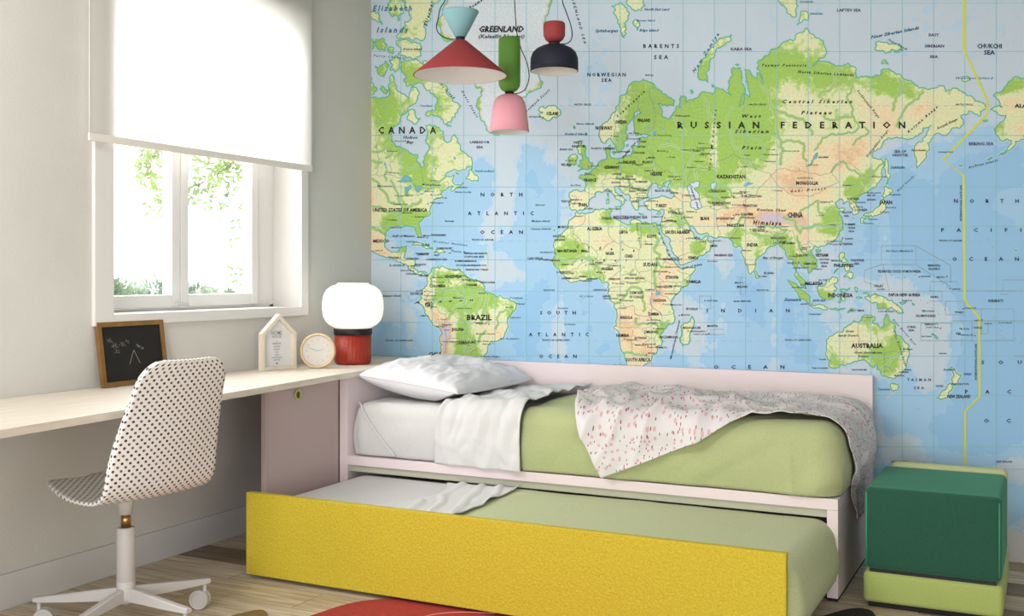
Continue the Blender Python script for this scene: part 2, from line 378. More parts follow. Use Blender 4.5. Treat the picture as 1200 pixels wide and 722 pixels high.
for k, pts in enumerate(spr):
    P = smooth_path([on_x(a, b, -3.0 + .1*math.sin(k)) for a, b in pts], 5)
    tube(P, .0035, 5, tw)
    if k not in (9, 10): tube([P[0], P[0] + Vector((-.1, .25, .55))], .005, 5, tw)
    for p in P:
        for q in range(5 if k not in (9, 10) else 2):
            d = Vector((rng.uniform(-1,1), rng.uniform(-1,1), rng.uniform(-1.2,.5)))
            leaf(lf, p + Vector((rng.uniform(-.06,.06), rng.uniform(-.06,.06), rng.uniform(-.06,.06))), d, Vector((1, rng.uniform(-.6,.6), rng.uniform(-.6,.6))), rng.uniform(.05,.09), .026)
tw_o = obj('branches', tw, M_bark, tree); obj('foliage', lf, M_leaf, tree)
for k, (lab, spots) in enumerate([('leafy shrub seen low through the left window pane', [(132,325,7),(145,335,14),(160,340,12),(182,330,14),(194,338,8)]), ('grey green shrub seen low through the right window pane', [(218,335,10),(232,334,13),(248,338,9),(268,338,7),(283,342,6)])]):
    c0 = on_x(spots[1][0], 346, -4.2 - 1.3*k)
    s = thing('garden_shrub', lab, 'shrub', (c0.x, c0.y, -.5))
    lb = bmesh.new(); sb = bmesh.new()
    for a, b, r_ in spots:
        c = on_x(a, b, -4.2 - 1.3*k); rr = r_*.0068
        tube([(c.x, c.y, -.5), (c.x, c.y, c.z-.1)], .012, 6, sb)
        for q in range(260):
            d = Vector((rng.gauss(0,1), rng.gauss(0,1), rng.gauss(0,1))).normalized()
            p = c + Vector((0,0,-.1)) + Vector((d.x*rr*1.4, d.y*rr*1.7, d.z*rr*1.5)) * rng.uniform(.3, 1)
            leaf(lb, p, d + Vector((0,0,.4)), Vector((1, rng.uniform(-.5,.5), rng.uniform(-.5,.5))), rng.uniform(.04,.07), .022)
        for q in range(200):
            p = Vector((c.x + rng.uniform(-.15,.15), c.y + rng.uniform(-.22,.22), rng.uniform(-.3, c.z-.1)))
            leaf(lb, p, Vector((rng.uniform(-1,1),rng.uniform(-1,1),.5)), Vector((1,0,0)), .07, .03)
    obj('stems', sb, M_bark, s); obj('foliage', lb, M_leaf2, s)
# ============================================================= WORLD MAP MURAL
# Print coordinates (u, v): Mercator sheet, 2.447 units per degree; the sheet was
# pasted on the wall with a slight keystone, described by sheet_to_wall().
def sheet_to_wall(u, v, off):
    dx = CF[0] + (u - 600) / FPX * CR[0]
    dy = CF[1] + (u - 600) / FPX * CR[1]
    dz = (HY - v) / FPX
    t = (-CAM[1]) / dy
    return Vector((CAM[0] + t * dx, -off, CAM[2] + t * dz))

def MU(lon): return 690.3 + 2.447 * lon
def MV(lat): return 341.3 - 138.5 * math.log(math.tan(math.pi / 4 + math.radians(lat) / 2))
def LL(s):
    out = []
    for t in s.split():
        a, b = t.split(',')
        out.append((MU(float(a)), MV(float(b))))
    return out

COASTS = dict(
 north_america="-106,68 -104,67.9 -100,67.8 -96,68.2 -96,69.8 -95.5,71.4 -94,71.9 -92,70 -92.5,69.5 -90,68.8 -88,68.4 -86.5,67.6 -85.8,68.8 -85.3,69.7 -82.5,69.7 -81.3,68.6 -82.5,67.5 -84.5,66.6 -86.8,66.1 -87,65.4 -90,64.1 -93.5,62 -94.7,60 -94.6,58.8 -92.5,57 -88,56.5 -85,55.3 -82.3,55.1 -82.2,53 -80.5,51.3 -78.8,51.5 -79,54.5 -77,56 -76.6,57.8 -78.5,58.8 -77.5,60 -78,62.4 -74,62.3 -71,61.1 -69.5,61 -69.8,59 -67,58.3 -65.5,59.8 -64.5,60.3 -62.5,58 -61.5,56.5 -58,54.8 -55.8,53 -56,51.8 -59,50.5 -62,50.3 -66.5,50.2 -69,48.8 -68,48.5 -64.5,49.1 -65,47.8 -65,46.5 -63,45.8 -61,45.8 -60,46.8 -60,46 -63.5,44.6 -65.7,43.5 -66,44.4 -64.5,45.3 -67,44.9 -70,43.7 -70.8,42.7 -70,41.7 -72,41.2 -74,40.7 -74.1,39.6 -75.3,38.5 -76,37 -75.6,35.3 -77.8,34 -79.3,33.1 -81,31.8 -81.3,30 -80.2,27 -80.3,25.4 -81.2,25.3 -82.7,27.8 -83.5,29.5 -85.2,29.7 -88,30.4 -90,29.2 -93,29.7 -95,29.2 -97.2,27.6 -97.3,25.5 -97.8,22.5 -96.3,19.3 -94.5,18.2 -92,18.6 -90.6,19.7 -90.3,21.1 -87,21.5 -87.5,19.5 -88.2,17.8 -88.7,15.9 -86,15.8 -83.3,15 -83.6,12.5 -83.6,11 -82,9 -79.8,9.5 -77.5,8.6 -77.2,7.2 -78.2,7.7 -79.5,8.9 -80.3,7.4 -82.8,8.2 -84,9.5 -85.8,10.3 -87.6,12.9 -90,13.8 -92.2,14.5 -94.5,16.2 -97,15.9 -100,17 -102,18 -104.3,19 -106,20.5",
 south_america="-77.4,7.5 -76,8.6 -75.5,10.5 -74.8,11.1 -71.9,12.4 -71.9,11 -71.4,10.9 -70,12.1 -68.2,10.8 -66,10.6 -62,10.7 -61,9.5 -60,8.5 -58.5,7 -57,6 -54,5.8 -51.7,4.4 -50,1.8 -50.5,0 -48,-.7 -44.4,-2.6 -41.5,-2.9 -38.5,-3.7 -36.5,-5 -35.2,-5.5 -34.8,-7.5 -35.5,-9.5 -37.3,-11.5 -38.7,-13 -39,-15 -39.2,-17.7 -40.2,-20.3 -41,-22 -43,-23 -45,-23.5 -48,-25.3 -48.6,-28 -50,-29.8 -52.3,-32.5 -54,-34.5 -57,-35 -58,-34 -57.5,-36.5 -62,-39 -65,-41 -66,-45 -75,-45 -73.5,-40 -73.5,-37 -71.6,-33 -71.5,-30 -70.4,-25 -70.2,-20 -71.5,-17.3 -75,-15.5 -76.3,-13.5 -77.2,-12 -79,-8.2 -81,-6 -81.2,-4.5 -80,-3.3 -81,-2 -80,0.5 -78.8,1.5 -77.3,3.7 -77.5,6.5",
 africa="-6,35.8 -2,35.1 3,36.8 10,37.3 11,36.9 10.2,34.3 11.2,33.2 15.2,32.3 18.5,30.4 20,31 20.1,32.5 23,32.7 25,31.6 29,30.9 31,31.5 32.5,31.2 32.6,29.9 33.5,28 35.5,24 37.3,21 37.3,18.8 39.5,15.5 42.5,12.8 43.2,11.5 45,10.5 51.2,11.9 51,10.4 48,4.5 45,1.9 41.5,-1.8 39.6,-4.5 39,-6.5 40.5,-10.5 40.7,-15 37,-17.7 34.8,-20 35.5,-23.8 32.8,-26 32.5,-28.3 30,-31.3 27,-33.5 22,-34 19.5,-34.8 18.3,-33.5 18,-32 16.5,-28.6 14.8,-25 14.4,-22.3 11.8,-17.5 13.6,-12.3 13,-9 12.2,-6 9.5,-2.5 9.5,0 9.5,3.5 8.5,4.6 6,4.3 4.4,6.3 1.2,6.1 -2,4.8 -4.5,5.2 -7.6,4.4 -11,6.8 -13.2,8.8 -15,11 -16.8,12.4 -17.4,14.7 -16.3,16.5 -16.5,19.3 -17,21 -16,23.8 -14.5,26.2 -11.5,28.3 -9.8,29.8 -9.7,31.5 -7.5,33.6",
 eurasia="-5.6,36.1 -6.3,36.7 -8.9,37 -9.4,38.7 -8.8,41 -9.2,43.1 -7.7,43.7 -4,43.4 -1.6,43.4 -1.2,45.5 -2.3,47.2 -4.6,48 -4.5,48.6 -1.6,48.7 -1.8,49.7 0,49.4 1.6,50.7 3.5,51.4 4.8,53 7,53.5 8.6,53.8 8.2,55.5 8.2,56.8 10.5,57.7 10.3,56.3 10,54.8 11,54 14,54 16.5,54.4 18.5,54.7 20,54.8 21,56 21.6,57.5 23.7,57 24.4,58.3 23.5,59.2 28,59.6 30,60 26,60.4 23,59.9 21.3,61 21.5,63 25.4,65 24,65.8 21.6,65.2 21,64 18,62.5 17.2,60.8 18.8,59.9 16.8,58.5 16.3,56.7 14.3,55.5 12.9,55.5 11.3,58.6 10.5,59.4 8,58.1 5.6,58.8 5,61 7,62.8 10.5,64.2 13,66.3 15,68.3 19,69.9 25.7,71.1 31,70.3 33.5,69.4 41,67.5 40.5,66.4 35,66.5 32.8,67 34.8,64.5 37,63.9 40,64.7 42,66.4 44,66.1 43.7,68.4 46,68.2 46.5,67 48,67.6 53,68.7 59,68.5 60.5,69.7 65,69.2 68,68.3 66.7,70.8 69,72.9 72.5,72.8 72.9,70.5 73.7,68.5 72,66.3 74.5,67.7 74.2,69 77.5,68 76,69.6 74.7,72.6 77.5,72.2 80,71.2 80.8,72.2 82.5,70.6 83.4,70.4 82.3,71.8 80.6,73.5 86,74.6 87,75.2 98,76.3 101,77.2 104.3,77.7 108,76.8 112,76.3 113.5,75.2 112.5,74.2 107,73 110,73.9 118,73 124,73.5 127,73 129,71.2 133,71.6 139,71.6 140,72.5 145,72.3 150,71.5 153,70.9 160,69.7 170,70 171,69 177,69.4 180,68.8 185,67.3 190.2,66.1 187,64.4 182,65.5 178,64.5 179.5,62.6 175,61.8 170.5,60 165,60 162,58 163,56.2 161.5,54.8 159.8,53 156.8,51 155.7,55 156.5,57.8 161.5,60.2 164,62.5 160,61.8 155,59.3 150,59.5 143,59.3 138,56.5 135.5,54.7 140,54 141.3,52.5 140.5,48.5 138,46 135.5,44.3 132.5,43 130,42.2 127.7,39.7 129.4,37 129,35.3 126.5,34.5 126.3,37 124.8,38 125,39.5 121.5,38.9 121.2,40.8 118,39 119,37.3 122.5,37.3 119.5,35.2 121.5,32.5 121.8,31 121.5,28.5 119.5,26 117,23.5 113.8,22.3 110.5,21.2 109.8,20.4 108.3,21.6 106,19.5 106.5,17.8 108.8,15.3 109.3,12 107,10.4 105,8.7 104.8,10.3 102.5,12 100.9,13.4 100,13.2 99.3,10.5 100.3,8.4 101.5,6.9 103.4,4.5 104.2,1.4 101.3,2.9 100.4,5.5 98.3,8 98.7,11 97.7,15.5 95.3,15.8 94.3,17.5 92.3,20.8 90.5,22.5 87,21.4 85,19.5 82.3,16.8 80.2,15.5 80,12.5 79.2,10.3 77.6,8.1 76.3,10 74.8,13.3 73,18 72.8,21 70.3,20.9 69,22.3 67.3,24.5 66.5,25.3 61.6,25.2 57.3,25.7 56.7,27.1 54,26.6 51,28.5 50,30.1 48,29.8 48.5,28 50.2,26.5 51,24.6 51.5,26 51.8,24.2 54.5,24.3 56.2,26.2 56.7,24.2 59.8,22.5 58,20.3 57.7,19 55.2,17.3 52,15.6 48.5,14 45,12.8 43.4,12.7 42.7,16 39.2,21.3 36.5,26 34.8,28.5 34.3,31.3 35,33 36,35.5 36,36.8 33,36.1 30.6,36.8 28,36.7 26.8,38.5 26.2,39.5 29.3,40.7 31.5,41.2 35,42 38.5,41 41.5,41.6 39,44 37.3,45 39,47.2 35.2,46.3 36.5,45.3 33.5,44.5 32.6,46 30.5,46.2 28.7,44 27.8,42.3 28.9,41.3 26,40.8 24,40.5 22.8,40.4 24,37.8 22.8,36.5 21.5,37.5 19.5,40.5 19.5,42 15.5,44 13.8,45.3 12.3,45.3 12.5,44 14,42.5 16,41.8 18.4,40 17,40.4 16.5,38.9 15.7,38 15.7,40 12.5,41.6 10.3,43.5 8.8,44.4 6.5,43.1 3.2,43.2 3.1,41.9 0.8,40.8 -.2,39.5 0,38.7 -1.8,37 -4.5,36.7",
 great_britain="-5.5,50.1 -3,50.7 1,50.9 1.5,51.5 1.7,52.7 .2,53 -.2,54 -1.8,55.5 -2.2,57.5 -4,57.7 -3.2,58.6 -5,58.5 -5.8,57 -5,55.5 -3.2,54.9 -3,53.5 -4.5,53.3 -4.2,52.3 -5.2,51.8 -3,51.4",
 ireland="-6.2,53.5 -6.3,52.2 -9.8,51.6 -9.2,53.3 -10,54.2 -8.3,55 -6.2,55.2 -5.6,54.5",
 iceland="-22.5,64 -18.8,63.4 -14,64.5 -13.8,65.6 -16,66.5 -20.5,66 -22,66.4 -24.2,65.6 -22,65.2 -24,64.8",
 spitsbergen="12,79.2 14,78.4 15.5,77.2 17,76.6 18,77.6 19,78.6 17,79.8 14,79.9 11,79.8",
 north_east_land="18,80 22,79.3 27,79.8 26,80.4 21,80.6 18.5,80.4",
 edge_island="21,78.2 23,77.4 24.5,77.9 22.5,78.5",
 novaya_zemlya="53.5,71 57,70.6 56,72 57.5,73.3 61,75.3 68,76.3 68.5,77 62,76.4 56.5,75 54,73.5 52,72",
 october_island="93,79.8 99,78.8 100,79.8 96,80.8 91,80.6",
 bolshevik_island="99.5,78 105,78.5 104,79.3 101.5,79.3",
 siberian_isle_a="137,75.4 142,74.8 145,75.3 150.5,75.2 147,75.9 141,76.1 137.5,76.1",
 siberian_isle_b="140,73.4 143.5,73.3 142,73.9",
 siberian_isle_c="146,75 150.5,75.1 149,75.4",
 wrangel="178.5,71 182.5,71 181,71.6 179,71.5",
 sakhalin="142,54.2 143.3,52.5 143.2,49.5 144.5,48.8 142.8,47.2 143.4,46.4 142,46 142,50 141.7,52.5",
 hokkaido="140,41.6 143.2,42 145.5,43.3 141.8,45.4 141.5,43.3",
 honshu="141.4,41.3 142,39.5 140.9,36 139,34.9 136.8,34.5 135.7,33.5 135,34.6 131,34.2 132.7,35.5 136,35.8 137.2,37.3 139.5,38.5 140.2,40.5",
 kyushu="130.8,33.8 132,33 131.3,31.4 130.2,31.3 129.8,33",
 shikoku="132.5,34 134.5,34.1 133.5,33.3 132.3,33.2",
 taiwan="121.5,25.2 120.8,22 120.1,23.2", hainan="109,19.9 111,19.7 109.5,18.3 108.7,19",
 luzon="120.7,18.4 122.2,18.3 121.6,16 124,13 122,13.6 120.4,14.3 120,16",
 mindanao="122,7 123.5,8.6 126,9.4 126.3,6.6 125,6 123.8,7.4",
 palawan="117.3,8.5 119.5,11.2 119,10.3", visayas="122,11.6 125.3,12.3 125,10.3 123.3,9.4",
 borneo="109,1.8 111.5,2.3 113,3.2 116.8,7 119.2,5.2 117.5,3.5 118.8,1 117.5,.5 116,-3.8 114.5,-4 111.8,-3.4 110,-1.5",
 sumatra="95.3,5.6 98,4.3 100.5,2.2 103.5,0 106,-3 105.8,-5.8 104.5,-5.8 102,-3.8 100,-.8 98.7,1.8 96,4",
 java="105.3,-6.8 108.5,-6.8 110.8,-6.4 112.8,-7 114.5,-8.2 110,-8 106.5,-7.4",
 lesser_sunda="115.2,-8.4 119,-8.4 122.8,-8.3 120,-9", timor="123.7,-10.2 127,-8.4 125,-8.7", sulawesi="119.5,-5.6 120.4,-3 121,-1.8 120,.9 123,.7 125.2,1.6 123.3,.3 120.5,.3 121.6,-1 123.3,-.8 121.8,-2 122.8,-4.4 121.5,-4.7 121,-2.8 120.4,-5.5",
 halmahera="127.6,2 128.6,1.3 128,-.7 127.5,.6", seram="128,-3 130.8,-3.1 129.5,-3.5",
 new_guinea="131,-.8 134,-.7 134.2,-3.2 137.8,-1.5 141,-2.6 145,-4.3 147.8,-6.2 147,-7 150.7,-10.4 147.5,-10 144.5,-7.7 143.2,-9.2 140,-8.2 138.2,-8.2 138,-5.5 133,-4 132,-2.8 134,-2.4",
 new_britain="148.5,-5.7 150.5,-5.5 152,-4.3 151.8,-5.5 149.8,-6.3",
 bougainville="154.8,-5.6 155.9,-6.8 155,-6.2", solomon="159.5,-9.3 160.8,-9.8 159.8,-9.8", caledonia="164,-20.2 167,-22.3 165.8,-21.8", fiji="177.3,-17.6 178.6,-17.8 178,-18.2", vanuatu="166.7,-15 167.1,-16 166.6,-15.6",
 australia="142.5,-10.8 143.8,-14.3 145.4,-15 146.3,-19 149.5,-21.7 150.8,-23.4 153.2,-25.5 153.4,-28.5 152.5,-32.3 150,-36.8 147.5,-38 146,-39 143.5,-38.7 140.5,-38 139.5,-36 138,-35.5 137.8,-33.3 136,-34.8 134,-32.9 131,-31.6 128,-32.2 124,-33 123,-33.9 118,-35 115.2,-34.3 115.8,-32 113.6,-26.3 113.7,-22.8 117,-20.7 121,-19.6 122.3,-17.5 124,-16.3 126.8,-14 128.3,-14.9 129.6,-14.8 131,-12.2 132.8,-11.5 136.8,-12.2 135.6,-14.8 139.5,-17.6 141,-16.8 141.7,-12.9",
 tasmania="144.7,-40.8 148.2,-40.9 147.8,-43 146,-43.5",
 new_zealand_north="173,-34.5 175.6,-36.8 178.4,-37.6 177,-39.4 175.2,-41.6 173.8,-39.4 174.8,-38 174.3,-36.4",
 new_zealand_south="172.8,-40.6 174.2,-41.6 172.6,-43.7 170.7,-45.9 168.4,-46.6 166.5,-45.9 168.5,-44 171.3,-42.2",
 madagascar="49.3,-12 50.4,-15.8 49.5,-18 47,-25 45,-25.5 43.4,-22 44.4,-19.8 44.3,-16.3 47,-15.3",
 sri_lanka="80,9.7 81.8,7.5 80.6,6 79.8,7.8",
 sicily="12.5,38 15.6,38.2 15,36.7", sardinia="8.4,40.8 9.7,41 9.5,39.2 8.5,39", corsica="8.7,42.6 9.5,42.8 9.3,41.5", crete="23.6,35.4 26.2,35.2 24.8,35", cyprus="32.4,34.9 34.4,35.6 33.5,34.7",
 greenland="-73,78.2 -68,76.2 -60,76 -58,75 -54.5,71.8 -54.6,70.2 -51,69.5 -53.5,67.5 -52.2,64.5 -49,61.3 -43.5,60 -42.5,62.5 -40,65 -37,66 -32,68 -25,69.5 -22,70.5 -24,72.5 -20,74.5 -19,76.5 -21,78.8 -18,80 -16,82 -60,82.5 -66,80.5",
 baffin="-90,73.7 -86,73.8 -81,73.7 -78,72.8 -72,71.5 -68,70 -66.5,68.2 -63,67 -61.3,66.4 -64,65 -68,62.9 -66,62 -69.5,62.7 -74,64.4 -78,64.5 -73.5,65.5 -73,68 -76,69.2 -79,70 -84,70 -88.5,71 -89.5,72.3",
 ellesmere="-91,76.5 -82,76.5 -79.5,76.3 -78,77.5 -76,79 -72,80.2 -66,81.5 -70,83 -92,82 -88,80 -85,78.6",
 devon="-92,76.3 -88,76.4 -80,75.6 -80.5,74.7 -91.5,74.7", axel="-95,80.5 -88,81 -89,79.2 -91.5,78.4 -95,79",
 ringnes="-104,78.6 -99,78 -100.5,79.2 -104,79.3", bathurst="-102,76.4 -98,76.5 -98,75.1 -101.5,75.6", cornwallis="-96,75.5 -93.5,75.5 -94,74.7 -95.8,74.9",
 melville="-107,76.5 -103,76.2 -104,75.2 -107,75", somerset="-95.5,74 -90.5,73.9 -92.5,72.2 -95,72.5", prince_wales="-102.5,73 -97.5,73.8 -96.7,72.5 -98,71.4 -101,72",
 victoria="-108,73 -104.5,73 -104,71 -101.5,69.6 -103,68.8 -108,69", king_william="-99,70 -95.8,69.5 -97,68.7", southampton="-87,64 -84.5,65.8 -83,64.3 -80.5,63.9 -84.5,63", bylot="-80,73.7 -77,73.4 -79,72.9",
 newfoundland="-59.3,47.8 -55.7,46.9 -53,46.8 -53.2,48.5 -55.7,49.9 -55.8,51.5 -57.5,50.2", anticosti="-64,49.8 -62,49.2 -63,49.6",
 cuba="-84.8,22 -82.5,23.1 -80,22.8 -77,21.3 -74.3,20.2 -77.5,19.9 -78.5,21 -81.7,22.2", hispaniola="-73.3,19.9 -70,19.7 -68.5,18.5 -71.5,17.8 -74.3,18.4 -72.5,18.8", jamaica="-78.2,18.4 -76.3,18.1 -77.5,17.8", puerto_rico="-67,18.4 -65.8,18.3 -67,18",
 alaska="215,60 208,60 208.5,59.2 204,58.6 200,56 196,54.8 201,57.5 202.5,58.8 198,58.6 195,60.2 194,61.6 197,63 199,63.6 199.5,64.6 196,64.7 192.2,65.7 196.5,66.5 198,66.1 196.5,67.2 193.5,68.4 197,69 203,71.3 215,70",
 aleutian_a="190.5,53.5 193.5,54.3 192,53.4", aleutian_b="184,52.2 186,52.2 185,51.9", aleutian_c="177,52 179,51.7 178,51.6", st_lawrence_isle="188.5,63.5 191,63.4 189.5,63.2",
 cape_verde="-24,15.2 -23.3,15 -23.8,14.9", canary="-16.9,28.4 -16.2,28.3 -16.7,28", hawaii="204,19.9 205,19.5 204.2,19.1", faroe="-7.3,62.2 -6.6,61.8 -7,61.6", shetland="-1.5,60.7 -1,60.2 -1.4,60", gotland="18.2,57.7 18.8,57.8 18.3,57.1", zealand_isle="11.2,55.7 12.5,56 12.2,55",
 kolguev="48.5,69.3 50,69 49,68.7", bely="70,73.3 72,73.3 71,73.1", vaygach="59,70.3 60.3,70 59.5,69.8", jeju="126.3,33.5 126.9,33.4 126.5,33.2", socotra="53.4,12.6 54.4,12.5 53.8,12.3",
)
LAKES = dict(
 caspian="47,44.8 48.5,46.4 51,46.9 53,46.6 52.8,45.4 51,44.6 50.3,44.3 52.6,42.6 52.8,41.2 53.2,39.8 54,37.5 51.5,36.7 49,37.6 49.3,40.3 48,42.5",
 aral="58.3,46 61,46.6 60.5,44.6 58.4,44.4", superior="-92,46.8 -88,48.9 -84.8,47.2 -88,46.7", michigan="-88,45 -85.2,45.8 -86.5,43.5 -87,41.7 -87.8,43",
 huron="-84.5,46 -80.2,45.2 -81.7,43.3 -83,44", erie="-83.3,41.8 -79,42.9 -81,42.2", ontario="-79.7,43.4 -76.3,44 -78,43.2", winnipeg="-98.8,53.6 -97,51.6 -96.5,50.6 -98,52",
 reindeer="-103,57.5 -102,56.5 -101.7,57.5", dubawnt="-102,63 -100,63.4 -101,62.5", baker="-97,64.2 -94.8,64.2 -96,64", nettilling="-72,66.6 -69.7,66.4 -71,66", labrador_lake="-65,54.6 -63.5,54 -64.5,53.5", mistassini="-74,51.2 -72.8,51 -73.5,50.4",
 victoria_lake="31.8,.2 34.2,.2 33.8,-2.2 32,-2.4", tanganyika="29.3,-3.5 30.8,-8.6 29.8,-6.5", malawi="34,-9.8 35,-14 34.4,-11.5", chad="13.5,13.6 15,13.2 14,12.7",
 baikal="103.8,51.6 107,52.8 109.6,55.6 108.6,54 105.5,51.7", balkhash="73.8,45.4 76,46.8 79,46.6 75,45.2", ladoga="30.3,61 32.6,61 32,60 31,60.2", onega="34.5,62.3 36,61.6 35,61.1", vanern="12.5,59.2 14,59 13,58.5",
 finnish_lakes="27,62.3 29,62 28.2,61.3", rybinsk="37.5,59 39,58.6 38,58.2", issyk="76.3,42.6 78.3,42.6 77.3,42.2", hovsgol="100.2,51.4 100.8,50.6 100.4,50.5", titicaca="-70,-15.4 -68.9,-16.4 -69.4,-16.3", volga_lake="49,55 49.6,54 49,53.5", oz_lake="137,-28 138,-29 137.3,-29", nasser="31.5,23.3 33,23.8 32.3,22.8",
)
RIVERS = dict(
 ob="69,66.5 66,64.5 67,61.5 71,61 77,60.8 82,58.5 84,56 82.5,53.5", irtysh="69,61 68.5,58.3 73.5,55 76,53 80,50.5", yenisei="83,70 86.5,68 89,65.5 90,61.5 92.5,58.5 92.8,56 92,52", lena="127,72 123.5,68 126,64.5 129.5,62 122,60.5 112,59.5 108,56",
 angara="92.5,58.3 98,58.5 103,58 104.5,53", tunguska="88,65.8 97,64.5 103,63.5 107,60", aldan="129,63.3 134,61 126,57.5", kolyma="160.5,69 154,67 150,65 147,62", indigirka="149,71 147,68 145,65.5", amur="141,53 138,51 135,48.5 130.5,48 127,50.5 121.5,53.3 116,49.8", volga="48,46 45,48.5 49,53.5 49.5,55.8 44,56.3 38.5,57.8 33.5,57",
 don="39.5,47.2 42.5,48.5 39.5,51.5", dnieper="32.5,46.6 34.5,48 31,50 30.5,54", danube="29.5,45.2 25,43.8 20.5,45 19,47.8 13,48.5", ural_river="51.8,47.2 51.4,51.2 58,51", syr="61,46 66,44.5 70,41.2", amu="59,43.6 62.5,40.5 67,37.3", ganges="89.5,22.5 87,25.3 82,25.6 79,28.5", brahmaputra="90,24.5 92,26.5 95,28.5 88,29.3 82,30", indus="67.5,24.3 69,28 72,32.5 75,35", yangtze="121.5,31.6 117,30.7 112,30 106.5,29.5 101,27 99,31.5 93,34", huang="118.8,37.6 114,35 110.5,35.5 110,40 105,37.5 101,35.2", mekong="106.5,10 105,15 101.5,19.5 99.5,26", irrawaddy="95,16.2 95,21 97,25.5", tigris="48.4,30.3 45.5,33 42.5,37", euphrates="47,31 41,34.8 38.5,37.5",
 nile="31,31 31,28 33,24.5 31,20.5 34,17.5 32.5,15.5 32,11 31.5,5 31.8,1", blue_nile="32.5,15.5 35,11.5 37.5,12", congo="12.5,-6 16,-4 18,0 22,2 25,.5 26,-5 26,-10", niger_river="6.5,4.8 6.5,8 3.5,12 0,16.5 -3.5,16.5 -8,12.5", zambezi="36,-18.6 33,-16.5 28,-16 23.5,-16.5 22.5,-12.5", orange_river="16.8,-28.7 20,-28.6 24.5,-29.5 28,-30", senegal="-16,16.2 -12.5,15.5 -10.5,13",
 amazon="-50.5,-.5 -54,-2.2 -58.5,-3 -64,-3.8 -69,-4 -73,-4.5 -75.5,-9", negro="-60,-3.1 -63,-1 -67,.5 -70,2", madeira="-58.5,-3.5 -62,-6.5 -65,-10 -67.5,-13.5", tapajos="-55,-2.5 -57,-6.5 -58.5,-12", xingu="-52,-1.8 -52.5,-6.5 -53.5,-12", tocantins="-48.5,-1.5 -49.5,-6 -48.2,-11 -48.5,-15", sao_francisco="-36.5,-10.4 -40,-9 -43.5,-12 -45,-18", parana="-58.4,-34 -60.5,-31 -58.6,-27.3 -54.5,-25.5 -52,-21 -49,-19", paraguay_river="-58.6,-27.3 -57.6,-24 -57.8,-19 -57,-15.5", orinoco="-61,8.8 -65,8 -67.3,6 -66,3", magdalena="-74.8,11 -74,8 -75.5,3", araguaia="-49,-6 -50.5,-10 -52.5,-16",
 mississippi="-89.3,29.2 -91.3,31.5 -89.5,36.5 -91,40 -93.2,45 -95,47.5", missouri="-90.2,38.8 -95,39.5 -97.5,43 -101,46.5 -104.3,48", ohio="-89.2,37 -84.5,39 -80,40.5", st_lawrence="-68.5,48.6 -71.3,46.8 -74.5,45.3 -76.3,44.2", arkansas="-91,33.8 -95,35.5 -100,37.8 -104.3,38.2", rio_grande="-97.2,25.9 -100,28 -103,29.3 -104.5,30", red_river="-97,50.5 -97,47", nelson="-93,57 -97.5,54", saskatchewan="-99,53.2 -104.3,53.3", albany="-82,52.2 -88,50.8", churchill="-94,58.7 -99,56 -104,56",
 darling="139.4,-35.5 143,-34 146,-30 151,-27.5", murray="142,-34.2 147,-36", pechora="54,68.3 57,66 57.5,63", dvina="40.7,64.5 45,61.5 47,60.5", kama="49.5,55.4 53,56.2 56,58.5", vilyuy="126,64.2 118,63.5 112,64.5", olenek="120,73 117,70 110,68",
)
